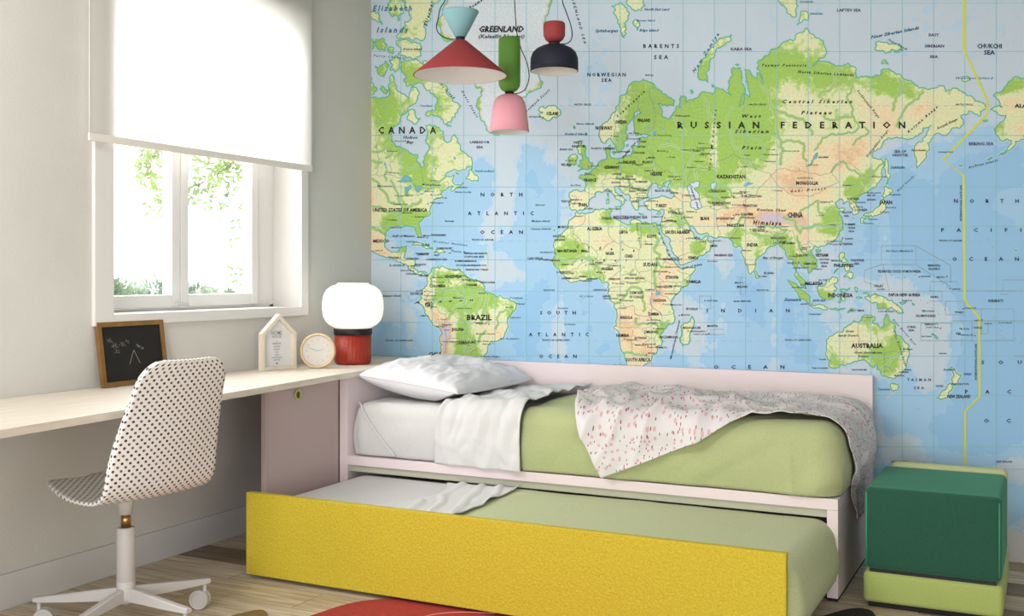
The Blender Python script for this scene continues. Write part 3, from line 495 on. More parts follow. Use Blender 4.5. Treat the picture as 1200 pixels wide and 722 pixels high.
BORDERS = ["-104.3,49 -95.2,49 -89,48 -84.5,46.5 -82.5,45.3 -82.5,42 -79,43 -76.5,44.2 -74.7,45 -71.5,45 -70,46.5 -67.8,47 -67.2,45", "-104.3,30 -101,29.6 -99.3,27 -97.3,25.9", "-102,60 -94.8,60", "-102,60 -102,49", "-95.2,49 -95.2,52.8 -89,56.6", "-79.5,51.5 -79.5,47 -76.5,45.5",
 "-8.7,27.7 -8.7,29 -2,32 -1.8,35", "-8.7,27.3 -4.8,25 1.2,21.1 3.3,19 5.8,19.5 12,23.5 14.2,22.6 15.9,23.4", "12,23.5 9.5,26.5 9.5,30 8.3,33 8.2,36.8", "24,19.5 15.9,23.4", "25,31.6 25,22 31.5,22 36.8,22", "25,22 24,19.5 24,15.7 22,13 22.5,11 24,9 27.5,9.5 33,10 34,8", "15.9,23.4 15,17 13.5,14 13,13.2 9,13 4,13.3 3.6,11.7 2.7,6.4", "-4.8,25 -6.5,25 -5.5,15.5 -9.5,15.4 -12,15", "3.3,19 4.2,16.8 3.5,15.5 -.2,15 -5.3,11 -8,10.2 -8,7.5", "15.5,10 14.2,9.5 11.5,6.8 9,5", "15.5,10 14.5,12.5", "15.5,7.8 18.5,8.2 22,11", "15,4.5 18.5,3.8 22.5,4.1 27.4,5 24,9", "16,2.2 13,2.2 9.8,1.1", "27.4,5 31,3.7 34,4.2 36,4.5 41.8,3.9", "34,8 33,8 36,4.5", "36.5,14.2 34,10.5 34,8", "36.5,14.2 38.5,18", "36.5,14.2 42.3,12.5", "43,11 42.8,9.8 48,8 45,5 41.8,3.9 41,-1.5", "34,4.2 34,1 34,-1 37.6,-3 39.4,-4.7", "29.6,-1.2 34,-1", "30.5,-1 29.5,-4.5 30.7,-8.3 32.8,-9.4 34.5,-11.5 40.3,-10.5", "12.5,-6 16.6,-6 17,-7.9 21.8,-7.3 22,-11 24,-11.5 24,-13 22,-13 22,-16.2 24.8,-17.6", "22,-11 24,-11.5 29.8,-13.4 28.5,-9.5 30.7,-8.3", "11.8,-17.3 18.5,-17.4 23,-17.6", "21,-18.3 20,-22 20,-28.4", "20,-24.8 23,-25.3 25.5,-25.7 29.4,-22.2 31.3,-22.4 32,-26", "25.3,-17.8 29.4,-22.2", "25.3,-17.8 27,-18 30.4,-16 33,-14 34.5,-14.5 35.3,-17", "31.3,-22.4 33,-19.8 32.9,-16.7", "27,-29.6 29.4,-29.6 28.5,-30.6 27,-29.6",
 "-1.8,43.4 3.1,42.4", "-7.4,37.2 -7,39.5 -6.2,41.7 -8.8,41.9", "7.5,43.8 7,46 6,46.3 7.6,47.6 8,49 5.8,49.5 2.5,51", "6,51.8 7,53.3", "9.5,54.8 8.6,54.9", "14.3,53.9 14.8,51 12.2,50.3 13.8,48.7 13,47.5 7.6,47.6", "14.8,51 18.8,49.5 22.5,49.1 23.6,51.6 23.6,54 19.6,54.4", "23.6,51.6 30.5,51.3 31.8,52.3 35,50.4 40,49.6 38.2,47.1", "31.8,52.3 30.8,54.8 28.2,56 27.5,57.5 28,59.5", "22.5,49.1 28,48.2 30,46", "22.8,48 20.3,46.1 22.5,44.2 28.6,43.8", "16,48 17,46.4 20.3,46.1 19,44.8 16,45.2 13.8,45.4", "22.5,44.2 22.4,42.3 26.3,41.8 28,42", "19.5,42 21,40.8 26,41.4 26.3,41.8", "28.5,69.1 31,69.8", "29,69 30,67.5 31.5,62.9 28,60.6", "20.5,69.2 23.7,67.9 24,65.8", "11.4,59 12.5,61.5 12,63.5 14.5,66 18,68.5 20.5,69.2 28.5,69.1",
 "47.5,46 48.5,49.8 55,51 61,50.8 61.5,53.5 69,55.3 76,53.8 80,51 87.3,49.1 90,50.8 98,50.4 103,50.2 108,49.5 116,49.8 120,53.3 126,52.5 130.7,48.8 135,48.4 131.5,45 130.7,42.5", "87.3,49.1 91,45.2 96.5,42.7 105,41.6 111.8,43.7 119.8,46.7 116,49.8", "87.3,49.1 82.5,45.3 80.2,42.2 74,40 74.8,37.2 78.3,34.5 79,31.5 86,28 92,27.8 97.3,28.3 98.7,24.2 101.5,21.5 105.5,23.2 108,21.6", "56,45 56,41.3 61,41.2 66.5,37.4", "69,42 70.5,41 74,42.8 80.2,42.2", "53.9,37.4 57.3,38.2 61.2,36.6 61,31.5 61.8,28.5 63,27.2 61.6,25.1", "61.2,36.6 66.5,37.4 71.5,37.9 74.8,37.2", "61,29.8 66.3,30 69.5,33.8 71.5,36.5", "68.2,23.7 70.5,28 74.5,31.5 75,34.5 78.3,34.5", "80,29.5 84,27.5 88,26.4", "89,22 88.5,26.2 92.3,25 92.3,21", "97.3,28.3 94,24 92.5,21.5", "98,16.5 97.5,18.5 100,20.3 101,17.6 105,15.5 104.8,14.3 102.5,13.5 102.8,11.8", "101.5,21.5 103,20 107,16.5 107.5,12.3 105,10.8", "44.8,39.7 48,39.6 48.9,38.4", "36.6,36.8 42.4,37.1 44.8,37.2 44.6,39.8 41.5,41.5", "44.8,37.2 46,33 48.4,30", "35.8,33 38.8,33.4 42.4,37.1", "34.9,29.5 39,32 44.7,29.2 47.5,28.8", "42.8,16.5 45,17.3 52,19 55,20 55.7,22.7 51.7,24.2", "52,19 53,16.7", "40,43.4 46.5,41.8 48.6,41.9", "124.3,39.9 128,42 130.6,42.4", "126.7,37.8 128.4,38.6", "109.6,2 114.8,2 117.6,4.2", "141,-2.6 141,-9.1", "141,-38 141,-26 138,-26 138,-16.5", "129,-14.9 129,-31.7", "129,-26 138,-26", "141,-29 153.4,-28.3", "141.5,-34.2 146,-36 150,-37.4",
 "-80.3,-3.4 -78,-5 -75.2,-.1 -78.8,1.4", "-75.2,-.1 -70,-2.7 -69.9,-4.3 -73,-7.3 -70.6,-11 -68.7,-11 -69.2,-16 -70.4,-18.3", "-70,-2.7 -69.5,1 -67,1.2 -67.5,6.2 -72.5,7.4 -72,11.6", "-67,1.2 -63.5,2.3 -60.7,5 -61,8.4", "-60.7,5 -59.8,2 -56.5,2 -52.5,2.3 -51.7,4.3", "-56.5,2 -57.2,5.9", "-54.2,2.5 -54,5.6", "-68.7,-11 -65.3,-10 -60.3,-14 -58.3,-17.5 -58,-20 -62,-20.5 -62.7,-22.2 -68,-22.8 -69.2,-16", "-58,-20 -55.8,-22.3 -54.3,-24 -54.6,-25.6 -58.6,-27.2 -57.8,-25.2 -62.6,-22.2", "-54.6,-25.6 -53.8,-27 -57.6,-30.2 -53.5,-33.5", "-57.6,-30.2 -58.2,-33.5", "-68,-22.8 -68.5,-27 -70.2,-33 -71.5,-40", "-92.2,14.6 -91,17.3 -89.2,17.8", "-89.3,14.4 -84,14.9", "-85.7,11.1 -83.7,10.9", "-82.9,8.1 -82.6,9.5", "-71.7,18 -71.8,19.8"]

# relief: (lon, lat, radius lon, radius lat, change).  0 lowland green .. 1 upland cream .. 2 tan .. 3 high plateau
RELIEF = [(35,60,22,12,-1.1),(28,53,16,4,-.9),(72,62,15,9,-1.5),(48,66,12,5,-.7),(74,70,14,3.5,-.8),(60,60,2.2,8,1.5),(93,73.5,14,1.8,-.9),(118,71.5,14,2.2,-.9),(150,69,10,1.6,-1.0),(140,70.5,7,2,-.8),(53,47,8,4,-1.1),(60,42,6,4,-.8),(25,62,6,6,-.8),(17,58,4,4,-.7),(10,53,7,2,-.8),(0,48,4,3,-.8),(-2,53,3,3,-.8),(-8,53,2,2,-.8),(13,64,3,5,.5),(126,46,4,4,-1.2),(116,35.5,4,4,-1.2),(115,29,6,3,-.8),(105,14,5,6,-1.0),(96,18,3,6,-1.0),(90,24,5,2.6,-1.1),(78,27.5,7,1.5,-.8),(69,26,2.5,4,-.8),(72,21,1.6,9,-.7),(81,15,1.2,6,-.7),(102,3,6,5,-1.0),(104,-3,3.4,3,-.8),(113,-2,3,3,-1.1),(140,-7,3,2,-1.2),(137,-2.6,3,1.2,-.7),(44,32,4,3,-1),(52,21,4,3,-1.1),(126,64,8,2.4,-.8),(134,50,3,4,-.9),
 (55,33,9,5,.8),(38,39,8,2,.8),(66,34,5,4,.9),(74,38,4,4,.9),(86,33,10,3.4,2.1),(97,33,5,3,1.2),(100,45,13,6,1.05),(95,49,8,3,.8),(103,29,4,4,1.0),(113,41,6,4,.6),(85,41,6,2,.3),(112,55,14,5,.8),(130,57,9,4,.8),(133,66,9,4,.7),(145,64,8,4,.8),(158,66,7,2.5,.5),(167,66,8,2.5,.4),(158,55,2,4,.5),(97,67,8,3,.35),(105,62,12,6,.0),(125,53,6,4,.7),(44,42,5,1.6,1.0),(45,16,4,8,.8),(43,26,6,5,.3),(76,15,3,6,.5),(101,21,4,4,.5),(109,24,6,3,.5),(138,-4.5,5,1,1.2),(146,-6.5,3,1,1),(121,-2,2,3,.4),(114.5,1,3,1.6,.7),(99,1,1.2,4,.6),(138,36,2,2,.6),(175,-39,4,2,.2),(-3,41,5,3,.6),(-4,32,6,2,.9),(12,47,6,1.5,.8),(24,46,5,2,.5),(8,61,2.6,3,.7),(18,66,3,4,.5),
 (-8,20,5,3.5,-1.0),(-14,15,4,4,-1.0),(27,29,6,2,-1.2),(9,33,3,2.4,-.9),(1,8,9,2.5,-.5),(43,5,5,5,-.8),(39,-4,2,6,-.7),(36,-19,3,5,-1.3),(18,1,6,4,.1),(8,23,5,3,.8),(18,20,4,3,.4),(38,9,5,6,1.1),(36,-1,5,5,1.0),(31,-5,5,6,.8),(25,-12,9,6,.45),(22,-22,9,9,.7),(25,-29,8,5,.8),(16,-15,4,8,.9),(13,6,5,3,.4),(47,-19,1.4,7,.9),(44.2,-20,1.2,6,-.6),(30,13,8,5,.1),
 (-63,-4,12,5,-1.5),(-52,-2,7,4,-.9),(-60,-22,5,8,-1.3),(-57,-31,5,4,-1.2),(-65,7,6,2,-.9),(-72,4,4,4,-.6),(-58,5,5,3,-.5),(-37.5,-11,2,5,-.8),(-45,-5,5,3,-.3),(-44,-17,6,7,.7),(-53,-14,6,5,.3),(-50,-24,4,4,.4),(-68,-18,3,5,2.3),(-74,-12,3,5,1.5),(-69,-27,2.4,6,1.8),(-78,-3,2,4,1.2),(-75,4,2,5,1.0),(-63,4.5,4,2,.7),
 (-88,33,9,3.2,-1.3),(-95,31,5,3.5,-1.2),(-82,31,5,5,-1.0),(-82,52,7,4,-1.1),(-90,57,7,2.5,-1.1),(-98,60,6,4,-.2),(-97,66,8,3,-.9),(-76,46,5,2,-.8),(-75,60,5,3,-.4),(-104,38,6,9,1.0),(-102,24,4,5,1.1),(-98,18,4,2,1.1),(-80,38,4,3,.4),(-90,20,3,2,-1.2),(-88,14,5,2.5,.3),(-90,44,8,4,-.1),(-70,53,8,4,.0),
 (-99,74,8,6,-.6),(-85,71.5,5,1.3,-1.0),(-72,68,5,3,-.6),(-86,79,6,2,-.1),(200,70,8,1.4,-1.2),(196,62,4,2,-.7),(203,67,8,1.4,1.0),(203,63,4,2,.3),(208,61,4,1.4,.9),
 (143,-13,2,5,-.9),(148,-24,3,6,-.8),(139,-28,7,5,-.9),(143,-33,5,3,-.9),(136,-17,6,3,-.4),(117,-30,3,5,-.7),(131,-13.5,4,2,-.7),(128,-25,6,4,.35),(121,-24,6,4,.3),(133,-23,4,2,.6),(151,-31,1.6,6,.7),(127,-18,5,3,.3)]
# depth of the sea tint: (u, v, ru, rv, change); positive = deep blue, negative = pale shelf
SEA = [(500,255,48,36,1.5),(560,215,22,34,1.2),(548,140,40,40,-.4),(530,320,22,22,.4),(598,205,9,18,-.9),(588,240,9,16,-.9),(573,280,9,22,-.9),(592,316,12,10,-.7),(618,330,14,8,-.6),(575,290,26,16,.9),(632,250,22,55,1.5),(618,205,16,26,1.1),(597,330,50,22,.4),(640,335,16,20,.9),(590,322,26,9,-.7),(625,400,30,50,1.3),(660,345,22,24,.5),(605,370,22,30,1.1),(655,375,10,50,-1.0),(695,370,18,30,1.2),(710,415,14,22,1.2),(680,410,14,30,.8),(820,330,30,22,1.0),(842,350,22,22,.8),(812,390,18,36,-1.0),(848,345,9,45,-1.3),(880,350,32,46,1.6),(925,375,26,40,1.5),(907,370,6,70,-1.6),(905,420,45,14,.6),(950,415,14,24,1.2),(800,425,26,10,.9),(840,405,20,25,.7),(1110,280,80,70,2.2),(1150,200,60,26,1.2),(1190,180,50,30,1.2),(1050,240,24,50,1.5),(1010,290,14,30,1.0),(1180,340,60,60,2.0),(1160,420,50,60,2.2),(1190,480,60,40,1.8),(1037,275,5,30,-1.7),(1043,235,3,10,-.8),(1060,330,50,10,-.9),(1085,370,40,25,-2.0),(1095,420,30,40,-1.6),(1125,440,10,20,1.1),(1062,440,14,20,1.0),(1072,478,16,20,1.1),(1050,500,16,16,.7),(1110,505,22,22,1.2),(1150,510,40,28,1.6),(1060,520,12,12,-.8),(1190,545,20,12,-1.3),(1190,590,24,20,1.0),(1035,460,10,22,.7),(1040,550,20,10,.6),(680,330,10,30,.6),(530,390,40,40,.2),(470,400,40,30,1.0),(455,360,14,16,-.9),(490,345,30,16,.4),(460,325,20,10,-.4),(482,390,6,24,-1.1),(790,420,14,10,.6),(1000,180,24,14,-.6),(1210,15,16,10,.0),(1060,40,30,26,.2),(905,20,60,20,.3),(1130,30,60,40,.35),(700,80,24,60,.5),(560,430,60,20,.7)]

def ribbon(vs, fs, pts, w, off, closed=False):
    n = len(pts)
    L = []
    for i in range(n):
        a = pts[(i - 1) % n] if (closed or i > 0) else pts[i]
        b = pts[(i + 1) % n] if (closed or i < n - 1) else pts[i]
        dx, dy = b[0] - a[0], b[1] - a[1]
        l = math.hypot(dx, dy) or 1
        nx, ny = -dy / l * w / 2, dx / l * w / 2
        L.append((pts[i][0] + nx, pts[i][1] + ny)); L.append((pts[i][0] - nx, pts[i][1] - ny))
    b0 = len(vs)
    vs += [(u, v, off + 1.8e-5*((k // 2) % 7)) for k, (u, v) in enumerate(L)]
    m = n if closed else n - 1
    for i in range(m):
        j = (i + 1) % n
        if pts[i][0] <= U_LEFT + .1 and pts[j][0] <= U_LEFT + .1: continue
        fs.append((b0 + 2*i, b0 + 2*i + 1, b0 + 2*j + 1, b0 + 2*j))

def fractal(pts, closed, step=3.0, amp=.16, seed=1):
    rng = random.Random(seed)
    out = []
    n = len(pts)
    def rec(a, b, lv):
        l = math.hypot(b[0]-a[0], b[1]-a[1])
        if l < step or lv > 5: return
        d = rng.uniform(-amp, amp) * min(l, 14)
        m = ((a[0]+b[0])/2 - (b[1]-a[1])/l*d, (a[1]+b[1])/2 + (b[0]-a[0])/l*d)
        rec(a, m, lv+1); out.append(m); rec(m, b, lv+1)
    for i in range(n if closed else n-1):
        a, b = pts[i], pts[(i+1) % n]
        out.append(a); rec(a, b, 0)
    if not closed: out.append(pts[-1])
    return out

def inside(p, poly):
    c = False; x, y = p; j = len(poly) - 1
    for i in range(len(poly)):
        xi, yi = poly[i]; xj, yj = poly[j]
        if (yi > y) != (yj > y) and x < (xj-xi)*(y-yi)/(yj-yi)+xi: c = not c
        j = i
    return c

def relief(u, v, e0=.86):
    lon = (u - 690.3) / 2.447
    lat = math.degrees(2*math.atan(math.exp((341.3 - v)/138.5)) - math.pi/2)
    e = e0
    for a, b, c, d, k in RELIEF:
        q = ((lon-a)/c)**2 + ((lat-b)/d)**2
        if q < 6: e += k * math.exp(-q*.8)
    return e
def depth(u, v):
    e = -.35 + .35*max(0, min(1, (v-170)/200))
    for a, b, c, d, k in SEA:
        q = ((u-a)/c)**2 + ((v-b)/d)**2
        if q < 7: e += k * math.exp(-q*.7)
    return e

def add_text(vs, fs, mi, mat_i, s, cx, cy, w, h, rot=0, sp=1.0, shear=0, off=.0026, bold=0.0):
    cu = bpy.data.curves.new('print', 'FONT')
    cu.body = s; cu.size = 1; cu.space_character = sp; cu.shear = shear; cu.offset = bold
    cu.align_x = 'LEFT'; cu.resolution_u = 1; cu.fill_mode = 'FRONT'
    ob = bpy.data.objects.new('print', cu)
    me = bpy.data.meshes.new_from_object(ob)
    co = [vv.co.copy() for vv in me.vertices]
    if not co: return
    x0 = min(c.x for c in co); x1 = max(c.x for c in co); y0 = min(c.y for c in co); y1 = max(c.y for c in co)
    k = h / .72
    kx = w / max(1e-6, x1-x0) if w else k*.9
    b0 = len(vs); cr, sr = math.cos(rot), math.sin(rot)
    for c in co:
        lx = (c.x - (x0+x1)/2) * kx; ly = -(c.y - .36) * k
        vs.append((cx + lx*cr - ly*sr, cy + lx*sr + ly*cr, off))
    for p in me.polygons:
        fs.append(tuple(b0 + i for i in p.vertices)); mi.append(mat_i)
    bpy.data.objects.remove(ob); bpy.data.curves.remove(cu); bpy.data.meshes.remove(me)

def build_mural():
    from mathutils.geometry import delaunay_2d_cdt
    vs, fs, mi, el = [], [], [], {}
    def flush(mat):
        while len(mi) < len(fs): mi.append(mat)
    # sea: fine grid with a depth tint
    us = [431 + 6*i for i in range(0, 131)] + [1230 + 30*i for i in range(12)]
    us[0] = U_LEFT
    vv = [-230, -190, -150, -110, -70, -35] + [6*i - 12 for i in range(0, 108)] 
    for v in vv:
        for u in us:
            el[len(vs)] = depth(u, v); vs.append((u, v, .0010))
    W = len(us)
    for j in range(len(vv)-1):
        for i in range(W-1):
            a = j*W+i
            fs.append((a, a+1, a+W+1, a+W))
    flush(0)
    # land
    sd = 3
    outlines = []
    for name, s in COASTS.items():
        pts = LL(s); sd += 1
        big = len(pts) > 8
        arctic = name in ('baffin','ellesmere','devon','axel','ringnes','bathurst','cornwallis','melville','somerset','prince_wales','victoria','king_william','southampton','bylot','spitsbergen')
        poly = fractal(pts, True, 2.2 if big else 1.6, .34 if arctic else (.22 if big else .25), sd)
        poly = [(max(u, U_LEFT), v) for u, v in poly]
        outlines.append(poly)
        P = [Vector(p) for p in poly]
        n = len(P); E = [(i, (i+1) % n) for i in range(n)]
        a0, a1 = min(p[0] for p in poly), max(p[0] for p in poly); b0, b1 = min(p[1] for p in poly), max(p[1] for p in poly)
        g = 5.0; y = b0 + 2.5; k = 0
        while y < b1:
            x = a0 + 2.5 + (k % 2)*2.5; k += 1
            while x < a1:
                if inside((x, y), poly): P.append(Vector((x, y)))
                x += g
            y += g*.9
        r = delaunay_2d_cdt(P, E, [], 1, .0005)
        base = len(vs)
        for p in r[0]:
            el[len(vs)] = (9.0 if name == 'greenland' else relief(p.x, p.y))
            vs.append((p.x, p.y, .0014))
        if name == 'greenland':       # ice cap stays pale, the coast strip is green
            for q in range(base, len(vs)):
                u_, v_ = vs[q][0], vs[q][1]
                dmin = min((u_-a)**2+(v_-b)**2 for a, b in poly[::2])
                el[q] = .3 if dmin < 10 + 26*max(0, noise.noise(Vector((u_/9, v_/9, 0)))) else 9.0
        for f in r[2]:
            fs.append(tuple(base + i for i in f))
    flush(1)
    sd = 100
    for name, s in LAKES.items():
        sd += 1
        poly = fractal(LL(s), True, 1.8, .18, sd)
        poly = [(max(u, U_LEFT), v) for u, v in poly]
        n = len(poly)
        r = delaunay_2d_cdt([Vector(p) for p in poly], [(i, (i+1) % n) for i in range(n)], [], 1, .0005)
        base = len(vs); vs += [(p.x, p.y, .0017) for p in r[0]]
        for f in r[2]: fs.append(tuple(base + i for i in f))
        flush(13 if name in ('caspian', 'chad', 'aral') else 2)
        if name in ('caspian', 'aral', 'superior', 'michigan', 'huron', 'baikal'): ribbon(vs, fs, poly, 1.0, .0021, True); flush(4)
    flush(2)
    # graticule
    k = -7
    while MU(15*k) < 1560:
        u = MU(15*k); k += 1
        if u > U_LEFT + 1: ribbon(vs, fs, [(u, -230), (u, 628)], .75, .0019)
    for lat in (80, 75, 60, 45, 30, 15, 0, -15, -30, -45, -60, -65):
        ribbon(vs, fs, [(U_LEFT, MV(lat)), (1560, MV(lat))], .75, .0019)
    for lat in (66.5, 23.5, -23.5):
        u = U_LEFT
        while u < 1300:
            ribbon(vs, fs, [(u, MV(lat)), (u+6, MV(lat))], .5, .0019); u += 10
    flush(3)
    for poly in outlines: ribbon(vs, fs, poly, 1.15, .0021, True)
    flush(4)
    for q_, s in enumerate(RIVERS.values()):
        P_ = [(max(u, U_LEFT), v) for u, v in fractal(LL(s), False, 2.5, .22, 301 + q_)]
        ribbon(vs, fs, P_, 2.8 + (q_ % 3)*.7, .0016)
    flush(14)
    for poly in outlines: ribbon(vs, fs, poly, 3.6, .00112, True)
    flush(15)
    sd = 300
    for s in RIVERS.values():
        sd += 1; ribbon(vs, fs, fractal(LL(s), False, 2.5, .22, sd), .8, .0020)
    for s in ("-60,49 -56,45", ):
        pass
    flush(5)
    for s in BORDERS:
        sd += 1; ribbon(vs, fs, [(max(u, U_LEFT), v) for u, v in fractal(LL(s), False, 3, .16, sd)], .45, .0022)
    # boxes round the island states
    for pts in ([(1033,288),(1073,288),(1073,310),(1033,310),(1033,288)], [(1073,288),(1114,311),(1114,331)], [(1033,310),(1013,317),(1013,330),(1042,341),(1035,310)], [(1073,310),(1114,336)], [(1090,341),(1090,330),(1122,330),(1122,341),(1181,341),(1181,345),(1173,345),(1173,341),(1200,341)], [(1175,341),(1175,328),(1230,328)], [(1089,341),(1104,341),(1104,353),(1089,353)], [(1108,353),(1130,353),(1130,369),(1108,369),(1108,353)], [(1079,379),(1115,379),(1115,399),(1079,399),(1079,379)], [(1115,376),(1188,376)], [(1115,399),(1188,399),(1188,362),(1140,362)], [(1139,376),(1139,399)], [(1150,362),(1150,392)], [(1158,376),(1158,391),(1148,391)], [(1188,376),(1230,376)], [(1188,417),(1230,417),(1230,399)], [(868,325),(874,325),(874,345),(868,345),(868,325)], [(820,347),(833,347),(833,362),(820,362),(820,347)], [(829,386),(848,386),(848,392),(829,392),(829,386)]):
        ribbon(vs, fs, pts, .45, .0022)
    flush(6)
    # date line
    ribbon(vs, fs, [(1130.5,-230),(1130.5,60.5),(1157.5,119),(1156,135),(1105,187),(1129.5,206),(1130.5,341),(1130.5,352),(1147.5,372),(1148,465),(1131,482),(1131,628)], 2.6, .0023)
    ribbon(vs, fs, [(1130,-230),(1130,60.5)], 3.0, .00235)
    flush(7)
    ribbon(vs, fs, [(569,293),(572,303),(571,312),(568,320)], .8, .0022)
    # lettering: (material, text, centre u, centre v, width, cap height, rotation, spacing, shear, bold)
    D, N, T, B = 8, 9, 10, 11    # black, navy, teal, violet
    A = lambda m, s, cx, cy, w, h, rot=0, sp=1, sh=0, bold=0.0: add_text(vs, fs, mi, m, s, cx, cy, w, h, rot, sp, sh, .0026, bold)
    flush(7)
    A(D,'CANADA',477.5,152.5,68,8,0,2.0,0,.03); A(D,'RUSSIAN',842,146.5,96,7.6,0,2.6,0,.035); A(D,'FEDERATION',988,146.5,146,7.6,0,2.6,0,.035)
    A(D,'GREENLAND',588,34,53,7,0,1,.25,.04); A(D,'(Kalaallit Nunaat)',588,42.5,54,4.6,0,1,.25,.02)
    for s,u,v,w,h in (('UNITED STATES OF AMERICA',469,246,64,4.2),('MEXICO',447,282.5,19,3.8),('BRAZIL',562,372,29,6.2),('CHILE',510,415,15,4.4),('CHINA',932,252,18,6),('MONGOLIA',946,214.5,26,4.4),('KAZAKHSTAN',857,207,33,4.4),('INDIA',882,287,13,4.2),('ALGERIA',697,268,18,4),('LIBYA',731,272,10,3.6),('EGYPT',764,277,11,3.6),('SUDAN',762,310,16,4.4),('CHAD',737,300,10,3.6),('NIGER',715,297,10,3.4),('MALI',686,294,9,3.2),('MAURITANIA',665,294,23,3.4),('NIGERIA',712,315,14,3.4),('ETHIOPIA',788,325,15,3.8),('KENYA',783,336,10,3.2),('DEM REP',746,343,15,3.2),('OF CONGO',746,348,17,3.2),('ANGOLA',734,372,15,3.8),('NAMIBIA',730,393,15,3.6),('BOTSWANA',751,396,14,3),('SOUTH AFRICA',748,421.5,29,4.2),('ZAMBIA',766,368,13,3.6),('ZIMBABWE',763,389,16,3.2),('TANZANIA',773,352,16,3.2),('MOZAMBIQUE',784,395,21,3),('MADAGASCAR',811,384,21,3),('SAUDI ARABIA',794,272,29,4),('IRAN',826,256,10,4),('IRAQ',796,250,8,3.2),('SYRIA',788,249,10,3),('TURKEY',775,241,13,3.8),('UKRAINE',769,204,14,3.8),('POLAND',738,190,15,3.6),('GERMANY',717,196,18,3.6),('FRANCE',692,211,14,3.6),('SPAIN',683,240,10,4),('PORTUGAL',664,236,12,3),('ITALY',714,224,8,2.8),('BELARUS',759,190,12,3),('FINLAND',755,141,15,3.8),('SWEDEN',728,143,13,3.8),('NORWAY',708,150,20,4.4),('DENMARK',714,174,14,3),('UNITED',677,167,10,3),('KINGDOM',678,171.5,15,3),('IRELAND',664,193,12,3),('ICELAND',648,133,14,3.8),('ROMANIA',752,213,14,2.6),('MOROCCO',663,266,18,3.2),('TUNISIA',711,256,12,3),('WESTERN',655,277,14,2.6),('SAHARA',656,281,13,2.6),('SOMALIA',813,330,17,3.6),('YEMEN',812,302,12,3.4),('OMAN',836,288,9,3),('PAKISTAN',862,264,20,3.6),('AFGHANISTAN',850,256,21,3),('UZBEKISTAN',840,224,20,3),('TURKMENISTAN',843,238,26,3),('KYRGYZSTAN',881,230,23,3),('TAJIKISTAN',879,241,17,3),('KASHMIR',876,251,14,3),('NEPAL',893,266,9,2.8),('BANGLADESH',912,279,17,2.8),('MYANMAR',925,285,15,2.6),('THAILAND',940,299,15,3),('VIETNAM',963,299,15,3.6),('LAOS',942,292,8,2.6),('CAMBODIA',949,309,15,2.8),('MALAYSIA',954,332,21,4),('INDONESIA',985,346,29,4.6),('PHILIPPINES',989,311,23,3.8),('PAPUA NEW GUINEA',1060,345.5,37,3.6),('AUSTRALIA',1016,405,37,5.4),('NEW ZEALAND',1124,464.5,27,3.8),('JAPAN',1038,237,15,4.6),('N KOREA',1000,233,14,3),('S KOREA',1009,246,15,3),('TAIWAN',993,286,12,2.8),('KIRIBATI',1167,352.5,17,3.2),('SOLOMON ISLANDS',1085,370,23,3),('VANUATU',1090,380,13,2.6),('FEDERATED STATES OF MICRONESIA',1054,318,50,3),('PALAU',1030,335,10,3),('MARSHALL',1095,311,15,2.6),('ISLANDS',1095,315,13,2.6),('NAURU',1095,348,9,2.6),('TONGA',1146,384,10,2.6),('FIJI',1123,391,5,2.6),('TUVALU',1124,366,10,2.6),('EAST TIMOR',1005,364,16,2.6),('VENEZUELA',531,324,20,3.4),('COLOMBIA',513,335,19,3.6),('ECUADOR',489,344,15,3),('PERU',503,357,9,4),('BOLIVIA',537,386,14,3.6),('PARAGUAY',548,401,20,3.4),('GUYANA',547,328,10,2.6),('SURINAME',553,334,13,2.6),('FRENCH GUIANA',572,331,17,2.4),('CUBA',499,287,10,3.2),('THE BAHAMAS',514,275.5,18,2.4),('HONDURAS',484,303,14,2.4),('GUATEMALA',463,302,15,2.4),('EL SALVADOR',466,311,18,2.4),('NICARAGUA',493,310,13,2.4),('COSTA RICA',482,321,13,2.4),('PANAMA',497,323,12,2.6),('JAMAICA',496,298,13,2.6),('HAITI',512,299,6,2.4),('DOMINICAN REP',521,291,18,2.4),('ALASKA',1203,124,28,4.6),('SRI LANKA',901,320,12,2.6),('MALDIVES',870,336,12,2.6),('SEYCHELLES',811,362,14,2.6),('MAURITIUS',835,382,12,2.6),('GHANA',683,324,9,2.6),('GABON',711,347,10,2.6),('CONGO',728,346,10,3),('CAMEROON',720,327,14,2.6),('CENTRAL',742,322,9,2.4),('AFRICAN REPUBLIC',744,326,24,2.4),('SENEGAL',651,305,12,2.4),('GUINEA',657,319,10,2.4),('LIBERIA',664,326,11,2.4),('UGANDA',773,336,9,2.4),('ERITREA',783,304,11,2.4),('LATVIA',752,172,9,2.6),('ESTONIA',752,166,11,2.6),('LITHUANIA',749,179,14,2.6),('CZECH REP',723,204,12,2.4),('AUSTRIA',722,214,11,2.4),('HUNGARY',740,210,12,2.4),('SERBIA',741,224,8,2.4),('BULGARIA',753,223,12,2.4),('GREECE',745,236,9,2.6),('GEORGIA',790,226,10,2.4),('KUWAIT',806,270,9,2.2),('QATAR',817,279,7,2.2),('U A E',824,283,8,2.4),('CAPE VERDE',627,303,18,2.8),('ST KITTS AND NEVIS',556,301,23,2.2),('ANTIGUA AND BARBUDA',558,297,27,2.2),('TRINIDAD AND TOBAGO',559,316,27,2.2),('BARBADOS',559,311,22,2.2),('DOMINICA',540,306,13,2.2),('ST LUCIA',541,311,12,2.2),('GRENADA',552,306,14,2.2)):
        A(D,s,u,v,w,h,0,1,0,.034 if h > 3.3 else .022)
